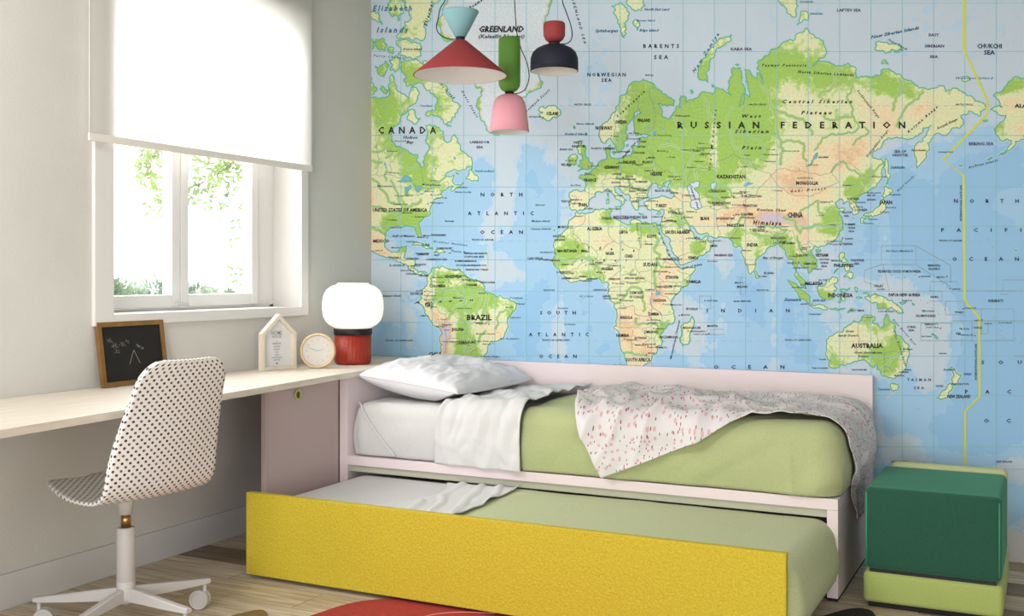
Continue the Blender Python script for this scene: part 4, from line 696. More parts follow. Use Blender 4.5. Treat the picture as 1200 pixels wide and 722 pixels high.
    for s,u,v,w,h,sp in (('NORTH',588,228,49,4.4,3.2),('ATLANTIC',587,250,77,4.4,3.4),('OCEAN',588,272,50,4.4,3.2),('SOUTH',654,366.5,42,4.2,3),('ATLANTIC',655,392,70,4.2,3.2),('OCEAN',654,417.5,44,4.2,3),('INDIAN',877,364,97,4.2,6),('OCEAN',878,430,83,4.2,5),('NORTH',1156,235.5,76,4.4,5),('PACIFIC',1160,269.5,114,4.2,5),('OCEAN',1155,303.5,78,4.4,5),('SOUTH',1195,424.5,90,4.4,5.5),('PACIFIC',1205,459,148,4.4,7),('OCEAN',1206,493,106,4.4,6),('BARENTS',775,54,42,4.6,1.8),('SEA',775,67,17,4.6,1.7),('NORWEGIAN',711,87.5,45,4.2,1.5),('SEA',711,94,12,4.2,1.4),('KARA SEA',869,57.5,25,3.4,1),('LAPTEV SEA',995,12,28,3.2,1),('CHUKCHI',1159.5,54,29,5.2,1),('SEA',1159.5,61.5,13,5.2,1),('EAST',1094.5,41,12,3.2,1),('SIBERIAN',1095,54,23,3.2,1),('SEA',1094.5,66.5,10,3.2,1),('BERING SEA',1150,168.5,29,3.8,1),('SEA OF',1055,177.5,14,3.2,1),('OKHOTSK',1055,181.8,19,3.2,1),('LABRADOR',562.5,166.5,23,3,1),('SEA',562.5,172.5,8,3,1),('TASMAN',1077,445,28,3.2,1.9),('SEA',1077,454.5,12,3,1.8),('CORAL',1068,383,11,2.6,1),('SEA',1068,387,7,2.6,1),('MEDITERRANEAN SEA',739,254.5,40,3.6,1),('BLACK SEA',777,223.5,18,2.8,1),('CARIBBEAN SEA',512,304,25,2.4,1),('ARABIAN SEA',848,299,22,2.8,1),('SEA OF',1021,229,10,2.4,1),('JAPAN',1021,234,10,2.4,1),('YELLOW',992,249,12,2.4,1),('SEA',992,253,6,2.4,1),('EAST',998,263,8,2.2,1),('CHINA',998,267,9,2.2,1),('SEA',998,271,7,2.2,1),('SOUTH',966,304,11,2.4,1),('CHINA',966,308,10,2.4,1),('SEA',966,312,7,2.4,1),('PHILIPPINE',1005,305,15,2.6,1),('SEA',1004,309,6,2.6,1),('NORTH',699,174,12,2.4,1),('JAVA SEA',960,352,15,2.6,1)):
        A(N if h > 3.9 else B,s,u,v,w,h,0,sp,0,.03)
    for m,s,u,v,w,h,rot,sp in ((T,'Elizabeth',460,9.5,46,6.4,0,1.5),(T,'Islands',460,35,37,6.4,0,1.5),(D,'Ellesmere',503,14,34,4,-1.3,1.5),(D,'Boxmere',560,3,24,3.6,-.6,1.3),(D,'Parry Channel',457,66.5,38,2.8,.08,1.5),(D,'Devon Island',484,57.5,22,2.8,0,1),(N,'Hudson',481,161,17,3.4,0,1),(N,'Bay',481,166.5,9,3.4,0,1),(N,'Foxe Basin',500,124,14,2.4,0,1),(T,'Spitsbergen',711,36,27,3.6,0,1),(T,'North East Land',770,11,30,3,0,1),(T,'Barents Island',757,24,22,2.6,0,1),(T,'Edge Island',761,35.5,23,3,0,1),(D,'North Cape',761,88,10,2.6,0,1),(T,'New Zemlya',827,62,54,3.8,-1.0,1.7),(D,'Taymyr Peninsula',919,76.5,52,3.2,0,1.6),(D,'North Siberian Lowlands',968,86,66,3.2,.06,1.4),(D,'Central Siberian',958,119,82,4.2,0,1.7),(D,'Plateau',957,132,36,4.2,0,1.7),(D,'West',881,136,22,4,0,1.7),(D,'Siberian',881,154,40,4,0,1.6),(D,'Plain',881,173,23,4,0,1.7),(D,'Ural Mountains',835,164,72,2.8,-1.47,1.9),(T,'New Siberian Islands',1049,38,58,3.8,-.2,1),(T,'Anjou Islands',1052,52,26,2.8,.5,1),(T,'October Revolution Island',945,2,16,2.6,0,1),(T,'Bolshevik Island',957,16,15,2.6,0,1),(D,'Gobi Desert',947,222.5,42,3,-.08,1.8),(D,'Himalaya',899,261,33,5,.03,1.5),(D,'Kunlun Shan',904,246,34,3,.02,1.3),(D,'Bay of Bengal',906,302,24,2.8,0,1),(T,'Sumatra',929,351,20,3.8,0,1),(N,'Gulf of Mexico',473,276.5,27,2.8,0,1),(D,'A m a z o n',520,353,70,2.6,-.05,1.6),(D,'Scandinavia',739,122,44,3,-.75,1.9),(D,'Verkhoyansk Range',1018,122,40,3,.9,1.5),(D,'Kolyma Range',1081,140,46,3,-.72,1.7),(D,'Koryak Range',1110,145,26,2.8,-.45,1),(D,'Dzhugdzhur Range',1028,168,40,2.8,-.9,1.2),(D,'Aleutian Islands',1152,192,36,2.6,-.25,1.3),(T,'Kuril Islands',1061,215,26,2.8,-.75,1.3),(T,'Sakhalin',1052,196,17,3.2,0,1),(T,'Wrangel Island',1142,91.5,44,2.6,0,1.2),(D,'Kamchatka',1077,176,17,2.4,0,1),(T,'Commander Islands',1108,178,18,2.4,0,1),(D,'Great',996,388,10,2.8,0,1),(D,'Sandy Desert',994,393,24,2.8,0,1),(D,'Great Victoria',1013,413,24,2.8,0,1),(D,'Desert',1012,417,12,2.8,0,1),(D,'Great Dividing Range',1055,408,44,2.6,1.25,1.5),(D,'Great Barrier Reef',1060,389,40,2.6,.85,1.6),(T,'Northern Mariana Is',1054,294,32,2.6,0,1),(T,'Tasmania',1036,456,14,2.8,0,1),(T,'North Island',1134,438,9,3,0,1),(T,'South Island',1101,452,9,3,0,1),(D,'Auckland',1112,433,13,2.4,0,1),(D,'WELLINGTON',1125,450,20,2.2,0,1),(D,'Nubian Desert',749,277,26,2.4,1.4,1.6),(D,'Tibesti',760,286,9,2.2,0,1),(T,'Gulf of Guinea',687,347,16,2.6,0,1.5),(D,'S  a  h  a  r  a',710,291,68,3.6,.07,2.4),(D,'S  a  h  e  l',708,305,54,3,0,2.4),(T,'Azores',633,240,12,2.6,0,1),(T,'Madeira Islands',634,259,22,2.6,0,1),(T,'Canary Islands',634,268,24,2.6,0,1),(D,'TROPIC OF CANCER',566,281,26,2,0,1),(D,'ARCTIC CIRCLE',683,122.5,20,2,0,1),(D,'ARCTIC CIRCLE',888,122.5,20,2,0,1),(D,'ARCTIC CIRCLE',1130,122.5,20,2,0,1),(D,'TROPIC OF CAPRICORN',651,398.5,32,2,0,1),(D,'TROPIC OF CAPRICORN',468,399,32,2,0,1),(D,'TROPIC OF CAPRICORN',935,398.5,31,2,0,1),(D,'TROPIC OF CANCER',1114,282,27,2,0,1),(D,'EQUATOR',644,340,13,1.8,0,1),(D,'EQUATOR',894,340,14,1.8,0,1),(N,'Davis Strait',551,122,36,3,1.05,1.7),(N,'Denmark Strait',630,118,38,3,-.75,1.7),(N,'GREENLAND SEA',678,22,60,3,1.3,1.8),(D,'Baffin Island',522,104,32,3,.8,1.5),(D,'INTERNATIONAL DATE LINE',1126,238,42,2.4,-1.57,1),(D,'INTERNATIONAL DATE LINE',1143.5,424,42,2.4,-1.57,1),(D,'Bermuda',527,259,10,2.2,0,1),(T,'Puerto Rico',540,295,22,2.8,.12,1.2),(T,'Greater Antilles',528,285,40,2.6,.12,1.4),(T,'Galapagos Islands',459,346.5,22,2.6,0,1),(T,'Newfoundland',568,200.5,22,2.4,0,1),(T,'Nova Scotia',543,225,19,2.4,0,1),(T,'Faroe Islands',686,145,21,2.6,0,1),(T,'Shetland Islands',675,157,27,2.6,0,1),(T,'British Isles',664,175,16,2.8,0,1),(T,'Bay of Biscay',675,217,12,2.4,0,1),(N,'Caspian Sea',814,230,30,2.6,1.25,1),(N,'Red Sea',780,288,36,2.6,1.1,2),(N,'Baltic Sea',737,176,24,2.6,-.9,1),(N,'Gulf of Aden',811,312,24,2.4,-.22,1),(D,'Lake Baikal',965,184,12,2.6,0,1),(N,'Mozambique Channel',791,398,46,2.4,-1.35,1),(T,'Hokkaido',1049,228,14,2.4,0,1),(T,'Honshu',1044,243,12,2.4,0,1),(T,'Shikoku',1023,257,11,2.2,0,1),(T,'Kyushu',1018,261.5,11,2.2,0,1),(T,'Cocos Islands',835,306,12,2.2,0,1),(T,'Christmas Island',955,368,14,2.2,0,1),(T,'Cook Islands',1178,378,16,2.2,0,1),(T,'Samoa',1158,379,9,2.2,0,1),(T,'Norfolk Island',1105,414,9,2.2,0,1),(T,'New Caledonia',1086,394,12,2.2,0,1),(N,'Great Australian Bight',1007,433,18,2.4,0,1),(D,'Cape Leeuwin',961,431,20,2.2,0,1),(D,'Perth',964,421,8,2.2,0,1),(D,'Sydney',1064,433,8,2.2,0,1),(D,'Melbourne',1054,440,12,2.2,0,1),(D,'CANBERRA',1059,436,12,2,0,1),(D,'Brisbane',1064,409,11,2.2,0,1),(D,'Alice Springs',1029,413,10,2.2,0,1),(D,'NEW ZEALAND',1177,541,19,2.2,0,1),(D,'NEW ZEALAND',1054,541,19,2.2,0,1),(T,'Ascension',660,361,12,2.2,0,1),(T,'St Helena',668,380,13,2.2,0,1),(D,'INDIAN TERRITORIES',870,353,20,2,0,1),(N,'Torres Strait',1032,339,9,2.2,0,1),(T,'Bismarck Sea',1063,352,12,2.4,0,1),(T,'Amirante Isles',793,357,12,2,0,1)):
        A(m,s,u,v,w,h,rot,sp,.3 if h>2.5 else 0,.032 if h > 2.9 else .02)
    # towns: a dot with its name
    cities = [('Ottawa',-75.7,45.4,1),('New York',-74,40.7,0),('Washington',-77,38.9,1),('Chicago',-87.6,41.9,0),('Miami',-80.2,25.8,0),('Houston',-95.4,29.8,0),('Dallas',-96.8,32.8,0),('Atlanta',-84.4,33.8,0),('Boston',-71,42.4,0),('Montreal',-73.6,45.5,0),('Toronto',-79.4,43.7,0),('Winnipeg',-97.1,49.9,0),('Kansas City',-94.6,39.1,0),('Minneapolis',-93.3,45,0),('Detroit',-83,42.3,0),('Memphis',-90,35.1,0),('Denver',-104,39.7,0),('Halifax',-63.6,44.7,0),('Quebec',-71.2,46.8,0),('Thompson',-97.9,55.7,0),('Churchill',-94.2,58.7,0),('MEXICO CITY',-99.1,19.4,1),('Merida',-89.6,21,0),('HAVANA',-82.4,23.1,1),('NASSAU',-77.3,25,1),('KINGSTON',-76.8,18,1),('MANAGUA',-86.2,12.1,1),('SAN JOSE',-84,9.9,1),('CARACAS',-66.9,10.5,1),('BOGOTA',-74.1,4.7,1),('Medellin',-75.6,6.2,0),('QUITO',-78.5,-.2,1),('LIMA',-77,-12,1),('LA PAZ',-68.1,-16.5,1),('Sucre',-65.3,-19,1),('BRASILIA',-47.9,-15.8,1),('Rio de Janeiro',-43.2,-22.9,0),('Sao Paulo',-46.6,-23.5,0),('Salvador',-38.5,-13,0),('Recife',-34.9,-8.1,0),('Fortaleza',-38.5,-3.7,0),('Belem',-48.5,-1.5,0),('Manaus',-60,-3.1,0),('Porto Velho',-63.9,-8.8,0),('ASUNCION',-57.6,-25.3,1),('Porto Alegre',-51.2,-30,0),('Santos',-46,-24.5,0),('Belo Horizonte',-44,-19.9,0),('Cuiaba',-56,-15.6,0),('Iquitos',-73.2,-3.7,0),('Guayaquil',-79.9,-2.2,0),('Antofagasta',-70.4,-23.6,0),('Arequipa',-71.5,-16.4,0),('Cusco',-72,-13.5,0),('GEORGETOWN',-58.2,6.8,1),('CAYENNE',-52.3,4.9,1),('Natal',-35.2,-5.8,0),('Trujillo',-79,-8.1,0),
     ('LONDON',-.1,51.5,1),('DUBLIN',-6.3,53.3,1),('PARIS',2.3,48.9,1),('MADRID',-3.7,40.4,1),('LISBON',-9.1,38.7,1),('ROME',12.5,41.9,1),('BERLIN',13.4,52.5,1),('OSLO',10.8,59.9,1),('STOCKHOLM',18,59.3,1),('HELSINKI',25,60.2,1),('COPENHAGEN',12.6,55.7,1),('WARSAW',21,52.2,1),('KIEV',30.5,50.4,1),('MINSK',27.6,53.9,1),('MOSCOW',37.6,55.8,1),('St Petersburg',30.3,59.9,0),('VIENNA',16.4,48.2,1),('BUDAPEST',19,47.5,1),('BUCHAREST',26.1,44.4,1),('SOFIA',23.3,42.7,1),('BELGRADE',20.5,44.8,1),('ATHENS',23.7,38,1),('ANKARA',32.9,39.9,1),('Istanbul',29,41,0),('TBILISI',44.8,41.7,1),('BAKU',49.9,40.4,1),('TEHRAN',51.4,35.7,1),('BAGHDAD',44.4,33.3,1),('DAMASCUS',36.3,33.5,1),('JERUSALEM',35.2,31.8,1),('AMMAN',36,32,1),('RIYADH',46.7,24.7,1),('SANAA',44.2,15.4,1),('MUSCAT',58.4,23.6,1),('KABUL',69.2,34.5,1),('ISLAMABAD',73,33.7,1),('Karachi',67,24.9,0),('NEW DELHI',77.2,28.6,1),('Mumbai',72.9,19,0),('Kolkata',88.4,22.6,0),('Chennai',80.3,13.1,0),('COLOMBO',79.9,6.9,1),('KATHMANDU',85.3,27.7,1),('DHAKA',90.4,23.8,1),('YANGON',96.2,16.8,1),('BANGKOK',100.5,13.8,1),('HANOI',105.8,21,1),('PHNOM PENH',104.9,11.6,1),('Saigon',106.7,10.8,0),('KUALA LUMPUR',101.7,3.1,1),('SINGAPORE',103.8,1.3,1),('JAKARTA',106.8,-6.2,1),('MANILA',121,14.6,1),('BRUNEI',114.9,4.9,1),('BEIJING',116.4,39.9,1),('Shanghai',121.5,31.2,0),('Hong Kong',114.2,22.3,0),('Guangzhou',113,23.1,0),('Wuhan',114.3,30.6,0),('Xian',108.9,34.3,0),('Harbin',126.6,45.8,0),('SEOUL',127,37.6,1),('PYONGYANG',125.7,39,1),('TOKYO',139.7,35.7,1),('TAIPEI',121.5,25,1),('ULAN BATOR',106.9,47.9,1),('Irkutsk',104.3,52.3,0),('ASTANA',71.4,51.2,1),('TASHKENT',69.2,41.3,1),('BISHKEK',74.6,42.9,1),('DUSHANBE',68.8,38.5,1),('ASHGABAT',58.4,38,1),('Omsk',73.4,55,0),('Novosibirsk',82.9,55,0),('Tomsk',85,56.5,0),('Krasnoyarsk',92.9,56,0),('Yekaterinburg',60.6,56.8,0),('Chelyabinsk',61.4,55.2,0),('Samara',50,53.2,0),('Kazan',49,55.8,0),('Perm',56.3,58,0),('Ufa',56,54.7,0),('Saratov',46,51.5,0),('Volgograd',44.5,48.7,0),('Arkhangelsk',40.5,64.5,0),('Nizhniy Novgorod',44,56.3,0),('Tula',37.6,54.2,0),('Barnaul',83.8,53.3,0),('Vladivostok',131.9,43.1,0),('Khabarovsk',135,48.5,0),('Almaty',76.9,43.3,0),('Urumqi',87.6,43.8,0),('Lhasa',91.1,29.7,0),('Kharkiv',36.2,50,0),('Rostov',39.7,47.2,0),
     ('RABAT',-6.8,34,1),('ALGIERS',3,36.8,1),('TUNIS',10.2,36.8,1),('TRIPOLI',13.2,32.9,1),('CAIRO',31.2,30,1),('Alexandria',29.9,31.2,0),('KHARTOUM',32.5,15.6,1),('ADDIS ABABA',38.7,9,1),('MOGADISHU',45.3,2,1),('NAIROBI',36.8,-1.3,1),('KAMPALA',32.6,.3,1),('DODOMA',35.7,-6.2,1),('LUSAKA',28.3,-15.4,1),('HARARE',31,-17.8,1),('LILONGWE',33.8,-14,1),('MAPUTO',32.6,-26,1),('PRETORIA',28.2,-25.7,1),('Johannesburg',27,-26.4,0),('Cape Town',18.4,-33.9,0),('MASERU',27.5,-29.3,1),('WINDHOEK',17.1,-22.6,1),('GABORONE',25.9,-24.7,1),('LUANDA',13.2,-8.8,1),('KINSHASA',15.3,-4.3,1),('BRAZZAVILLE',15,-4.1,1),('LIBREVILLE',9.5,.4,1),('YAOUNDE',11.5,3.9,1),('BANGUI',18.6,4.4,1),('ABUJA',7.5,9.1,1),('Lagos',3.4,6.5,0),('ACCRA',-.2,5.6,1),('ABIDJAN',-4,5.3,1),('MONROVIA',-10.8,6.3,1),('FREETOWN',-13.2,8.5,1),('CONAKRY',-13.7,9.5,1),('DAKAR',-17.4,14.7,1),('BAMAKO',-8,12.6,1),('OUAGADOUGOU',-1.5,12.4,1),('NIAMEY',2.1,13.5,1),('NDJAMENA',15,12.1,1),('NOUAKCHOTT',-16,18.1,1),('ASMARA',38.9,15.3,1),('DJIBOUTI',43.1,11.6,1),('ANTANANARIVO',47.5,-18.9,1),('MORONI',43.3,-11.7,1),('REYKJAVIK',-21.9,64.1,1),('PORT MORESBY',147.2,-9.5,1),('HONIARA',160,-9.4,1),('SUVA',178.4,-18.1,1),('PORT VILA',168.3,-17.7,1),('NUKUALOFA',184.8,-21.1,1),('APIA',188.2,-13.8,1),('FUNAFUTI',179.2,-8.5,1),('MAJURO',171.4,7.1,1),('PALIKIR',158.2,6.9,1),('TARAWA',173,1.3,1),('Darwin',130.8,-12.5,0),('MALE',73.5,4.2,1),('VICTORIA',55.5,-4.6,1),('PORT LOUIS',57.5,-20.2,1),('PRAIA',-23.5,14.9,1)]
    rng = random.Random(5)
    for nm, lo, la, cap in cities:
        u, v = MU(lo), MV(la)
        q = 0.85 if cap else .5
        b0 = len(vs)
        for k in range(6): vs.append((u + q*math.cos(k*1.047), v + q*math.sin(k*1.047), .0027))
        fs.append(tuple(range(b0, b0+6))); mi.append(12 if cap else 8)
        w = len(nm)*1.5 + 1
        A(D, nm, u + (w/2 + 2)*(1 if rng.random() > .4 else -1), v - rng.uniform(-1, 1.6), w, 2.0, 0, 1, 0, .012)
    # reefs and islets: tiny specks
    b = [(1030,323),(1045,322),(1060,325),(1072,322),(1080,326),(1103,330),(1110,336),(1116,340),(1100,358),(1107,363),(1087,355),(1079,352),(1092,361),(1100,368),(1165,372),(1168,380),(1172,388),(1176,396),(1190,397),(1196,402),(1020,332),(1035,333),(1163,290),(1158,280),(1188,291),(1184,287),(870,321),(870,328),(871,333),(832,352),(836,360)]
    for (u, v) in b:
        b0 = len(vs)
        for k in range(5): vs.append((u + .6*math.cos(k*1.257), v + .6*math.sin(k*1.257), .0023))
        fs.append(tuple(range(b0, b0+5))); mi.append(4)
    me = bpy.data.meshes.new('world_map_mural')
    wall = [sheet_to_wall(u, v, o) for u, v, o in vs]
    me.from_pydata([tuple(p - MURAL_ORIGIN) for p in wall], [], fs)
    uvl = me.uv_layers.new(name='sheet')
    at = me.attributes.new('relief', 'FLOAT', 'POINT')
    at.data.foreach_set('value', [el.get(i, 0.0) for i in range(len(vs))])
    buf = []
    for lp in me.loops:
        u, v, _ = vs[lp.vertex_index]; buf += [u/100, -v/100]
    uvl.data.foreach_set('uv', buf)
    me.polygons.foreach_set('material_index', mi)
    for m in MAP_MATS: me.materials.append(m)
    # every facet must face the room
    me.update()
    bm = bmesh.new(); bm.from_mesh(me)
    for f in bm.faces:
        if f.normal.y > 0: f.normal_flip()
    bm.to_mesh(me); bm.free()
    ob = bpy.data.objects.new('world_map_mural', me); ob.location = MURAL_ORIGIN
    COL.objects.link(ob)
    return ob
mural = build_mural()
tag(mural, 'large printed world map mural covering the wall behind the bed', 'mural')
mural.visible_shadow = True

# ============================================================= DESK
def DM(a, b, h): return Vector((a, b, h))
dk = thing('wall_desk', 'long pale wooden desk top running along the wall under the window', 'desk', (.3, -2.0, 0))
tt = prism([(.002, -.004), (.002, -3.7), (.745, -3.7), (.69, -2.95), (.60, -1.85), (.545, -1.3), (.515, -1.0), (.492, -.6), (.492, -.004)], .735, .76, DM)
bmesh.ops.bevel(tt, geom=[e for e in tt.edges if abs(e.verts[0].co.z-e.verts[1].co.z) < .001 and e.verts[0].co.z > .75], offset=.0015, segments=2, affect='EDGES')
obj('desktop', tt, M_desk, dk)
sp = obj('side_panel', BX(.418, .443, -1.436, -.9205, 0, .734, bev=.0015), M_pinkd, dk); sp['label'] = 'dusty pink upright support panel'
bm = BX(.443, .4455, -1.425, -.927, .02, .722, bev=.001)
obj('panel_face', bm, M_pinkd, sp)
Ry = Matrix.Rotation(math.pi/2, 3, 'Y')
g = obj('cable_grommet', lathe([(.024,0),(.0255,.004),(.0245,.008),(.0165,.007),(.0155,.003),(.0155,0)], (.4457,-1.228,.685), 40, axis=Ry, close=True), mat('olive_ring', 'bdb880', .45), sp, smooth=True)
g['label'] = 'olive green ring around the cable hole'
obj('grommet_hole', lathe([(0,.0012),(.0157,.0012),(.0157,0),(0,0)], (.4457,-1.228,.685), 32, axis=Ry), mat('olive_dark', '5e5a1c', .8), g)
for yy in (-3.0, -2.2): obj('wall_bracket', BX(.016, .30, yy-.015, yy+.015, .70, .734, bev=.002), M_chair, dk)

# ============================================================= BED
bed = thing('daybed', 'pale pink day bed frame with tall back panel, standing against the map wall', 'bed', (1.56, -.47, 0))
obj('back_panel', BX(.495, 2.675, -.040, -.016, 0, .763, bev=.0015), M_pink, bed)
obj('head_panel', BX(.447, .491, -.92, -.016, 0, .7345, bev=.0015), M_pink, bed)
obj('platform', BX(.456, 2.678, -.921, -.041, .337, .378, bev=.0015), M_pink, bed)
obj('rail', BX(.492, 2.636, -.905, -.885, .305, .3365, bev=.0015), mat('grey_green_rail', 'b9bba9', .5), bed)
obj('side_panel', BX(2.638, 2.678, -.92, -.041, .012, .3365, bev=.0015), M_pink, bed)
obj('foot_shade_strip', BX(2.642, 2.675, -.915, -.045, 0, .012), M_floor_shade, bed)  # dark strip painted as the shade under the side panel
# mattress surface: a runs along the bed, b from the wall to the front edge
class Matt:
    def __init__(s, x0, x1, yb, yf, zt, zb, r, wob=0, seed=0):
        s.x0, s.x1, s.yb, s.yf, s.zt, s.zb, s.r, s.wob, s.seed = x0, x1, yb, yf, zt, zb, r, wob, seed
        s.B = (yb - yf) - r; s.A = x1 - r; s.A0 = x0 + r; s.arc = r*math.pi/2; s.H = zt - zb - r
        s.bmax = s.B + s.arc + s.H - .004; s.amax = s.A + s.arc + s.H - .004; s.amin = s.A0 - s.arc - s.H + .004
    def at(s, a, b, off=0.0):
        da = a - s.A if a > s.A else (a - s.A0 if a < s.A0 else 0); db = max(0, b - s.B)
        rho = math.hypot(da, db); r = s.r
        cx = min(max(a, s.A0), s.A); cy = s.yb - min(b, s.B)
        if rho < 1e-6: n = Vector((0,0,1)); p = Vector((cx, cy, s.zt))
        else:
            ux, uy = da/rho, -db/rho
            if rho < s.arc:
                t = rho/r; n = Vector((ux*math.sin(t), uy*math.sin(t), math.cos(t)))
                p = Vector((cx + ux*r*math.sin(t), cy + uy*r*math.sin(t), s.zt - r + r*math.cos(t)))
            else:
                n = Vector((ux, uy, 0)); q = rho - s.arc
                bulge = .012*math.sin(min(1, q/max(.01, s.H))*math.pi)*(1 if s.wob else 0)
                p = Vector((cx + ux*(r+bulge), cy + uy*(r+bulge), max(s.zt - r - q, s.zb)))
        w_ = s.wob*(nz(a*2.2, b*2.6, s.seed) + .35*nz(a*7, b*8, s.seed+3))
        return p + n*(off + w_)
def solid_matt(M, nu, nv, extra=None):
    """closed mattress body: wrapped top and sides plus flat underside and back"""
    bm = bmesh.new()
    us = [M.amin + (M.amax - M.amin)*i/nu for i in range(nu+1)]
    vs_ = [0 + M.bmax*j/nv for j in range(nv+1)]
    def f(a, b):
        # clamp the two corner wraps to the skirt so the front corners close
        da = a - M.A if a > M.A else (a - M.A0 if a < M.A0 else 0); db = max(0, b - M.B)
        rho = math.hypot(da, db); lim = M.arc + M.H - .004
        if rho > lim:
            k = lim/rho; da2 = da*k; db2 = db*k
            a = (M.A if da > 0 else M.A0 if da < 0 else a) + da2 if da else a
            b = M.B + db2 if db else b
        return M.at(a, b, extra(a, b) if extra else 0)
    V = [[bm.verts.new(f(a, b)) for b in vs_] for a in us]
    for i in range(nu):
        for j in range(nv): bm.faces.new((V[i][j], V[i+1][j], V[i+1][j+1], V[i][j+1]))
    loop = [V[i][0] for i in range(nu+1)]
    bm.faces.new(loop[::-1])
    bot = [V[0][j] for j in range(nv+1)] + [V[i][nv] for i in range(1, nu+1)] + [V[nu][j] for j in range(nv-1, -1, -1)]
    try: bm.faces.new(bot)
    except Exception: pass
    return bm
MA = Matt(.497, 2.652, -.046, -.902, .622, .380, .062, .005, 1)
def wr(a, b):      # soft creases of the fitted sheet
    f = max(0, b - MA.B)
    return .010*nz(a*9, b*4 + a*5, 2)*min(1,f*12) + .004*nz(a*22+b*8, b*12, 5) + .010*max(0,.35-abs(nz(a*6+b*5, b*5, 8)))*min(1,f*10)
mt = obj('mattress', solid_matt(MA, 150, 70, wr), M_sheetgrey, None, (1.57, -.47, .38), smooth=True)
tag(mt, 'thick single mattress in a pale grey fitted sheet lying on the upper bed', 'mattress')
P = []
for k in range(25):
    t = k/24; a = .52 + .225*t; b = MA.B + .02 + t*(MA.bmax - MA.B - .03)
    P.append(MA.at(a + .0, b, .013))
obj('sheet_piping', tube(smooth_path(P, 2), .0048, 6), M_white, mt, smooth=True)

def coons(back, front, left, right):
    def pl_(P, t):
        n = len(P)-1; i = min(n-1, int(t*n)); f = t*n - i; f = f*f*(3-2*f)*.3 + f*.7
        return (P[i][0]+(P[i+1][0]-P[i][0])*f, P[i][1]+(P[i+1][1]-P[i][1])*f)
    c00, c10, c01, c11 = back[0], back[-1], front[0], front[-1]
    def F(s, t):
        A = pl_(back, s); B = pl_(front, s); L_ = pl_(left, t); R_ = pl_(right, t)
        return tuple((1-t)*A[i]+t*B[i]+(1-s)*L_[i]+s*R_[i]-((1-s)*(1-t)*c00[i]+s*(1-t)*c10[i]+(1-s)*t*c01[i]+s*t*c11[i]) for i in (0,1))
    return F
BM = MA.bmax
def arcpt(z):       # b coordinate of a height on the front skirt
    return MA.B + MA.arc + (MA.zt - MA.r - z)
# green duvet cover: foot two thirds of the bed, tucked round the far end
def duv(a, b):
    f = max(0, b - MA.B)
    dia = math.sin((a*1.0 + b*1.4)*16 + 2.5*nz(a*2, b*2, 8))
    return .008 + .015*nz(a*3.2 + b*2, b*3.4, 11) + .010*max(0, dia)*min(1, f/.08)*min(1, abs(a-1.38)*4) + .004*max(0, nz(a*8+b*12, b*3, 6)) + (.009*math.exp(-((a-2.50-.10*(b-.9))/.012)**2)*min(1,(b-.9)/.05) if b > .9 else 0)
def duvet_fn(s, t, off):
    a0 = 1.36 + .03*t; a = a0 + (MA.amax - a0)*s; b = .01 + (MA.bmax - .01)*t
    da = max(0, a - MA.A); db = max(0, b - MA.B); rho = math.hypot(da, db); lim = MA.arc + MA.H - .004
    if rho > lim:
        a = MA.A + da*lim/rho; b = MA.B + db*lim/rho
    return MA.at(a, b, .009 + duv(a, b) + off)
dv = obj('duvet', shell(duvet_fn, 170, 90, .006), M_green, None, (2.0, -.5, .62), smooth=True)
tag(dv, 'sage green duvet cover tucked over the foot end of the upper mattress', 'duvet')
# white top sheet turned down over the duvet
def sheet_fn(s, t, off):
    a0 = .955 + .03*math.sin(t*3) ; 
    a1 = 1.392 - .04*(1-t)**3
    a1 += .010*nz(t*9, 3, 1)
    b = .02 + (MA.bmax - .015)*t; a = a0 + (a1 - a0)*s
    top = 1 - min(1, max(0, b - MA.B)/.1)
    fold = .014*max(0, math.sin((a*.55 - (b-.45)*.5)*46 + 3*nz(a*3, b*3, 4)))*(.35+.65*top) * (.3 + .7*min(1, s*4))
    fold *= min(1, .15 + t*2.2)
    fold += .024*min(1, .2+t*2)*abs(nz(a*14+b*5, b*4, 9)) + .010*(.5-abs(nz(a*7-b*6, b*5, 19)))
    edge = .003*math.exp(-((1-s)/.09)**2) + .004*math.exp(-(s/.06)**2)
    return MA.at(a, b, .016 + .012*s + fold + edge + .012*s + .003*nz(a*30,b*30,2) + off)
sh = obj('top_sheet', shell(sheet_fn, 90, 110, .004), M_white, None, (1.18, -.5, .62), smooth=True)
tag(sh, 'crumpled white top sheet turned down between pillow and green duvet on the upper bed', 'bed sheet')
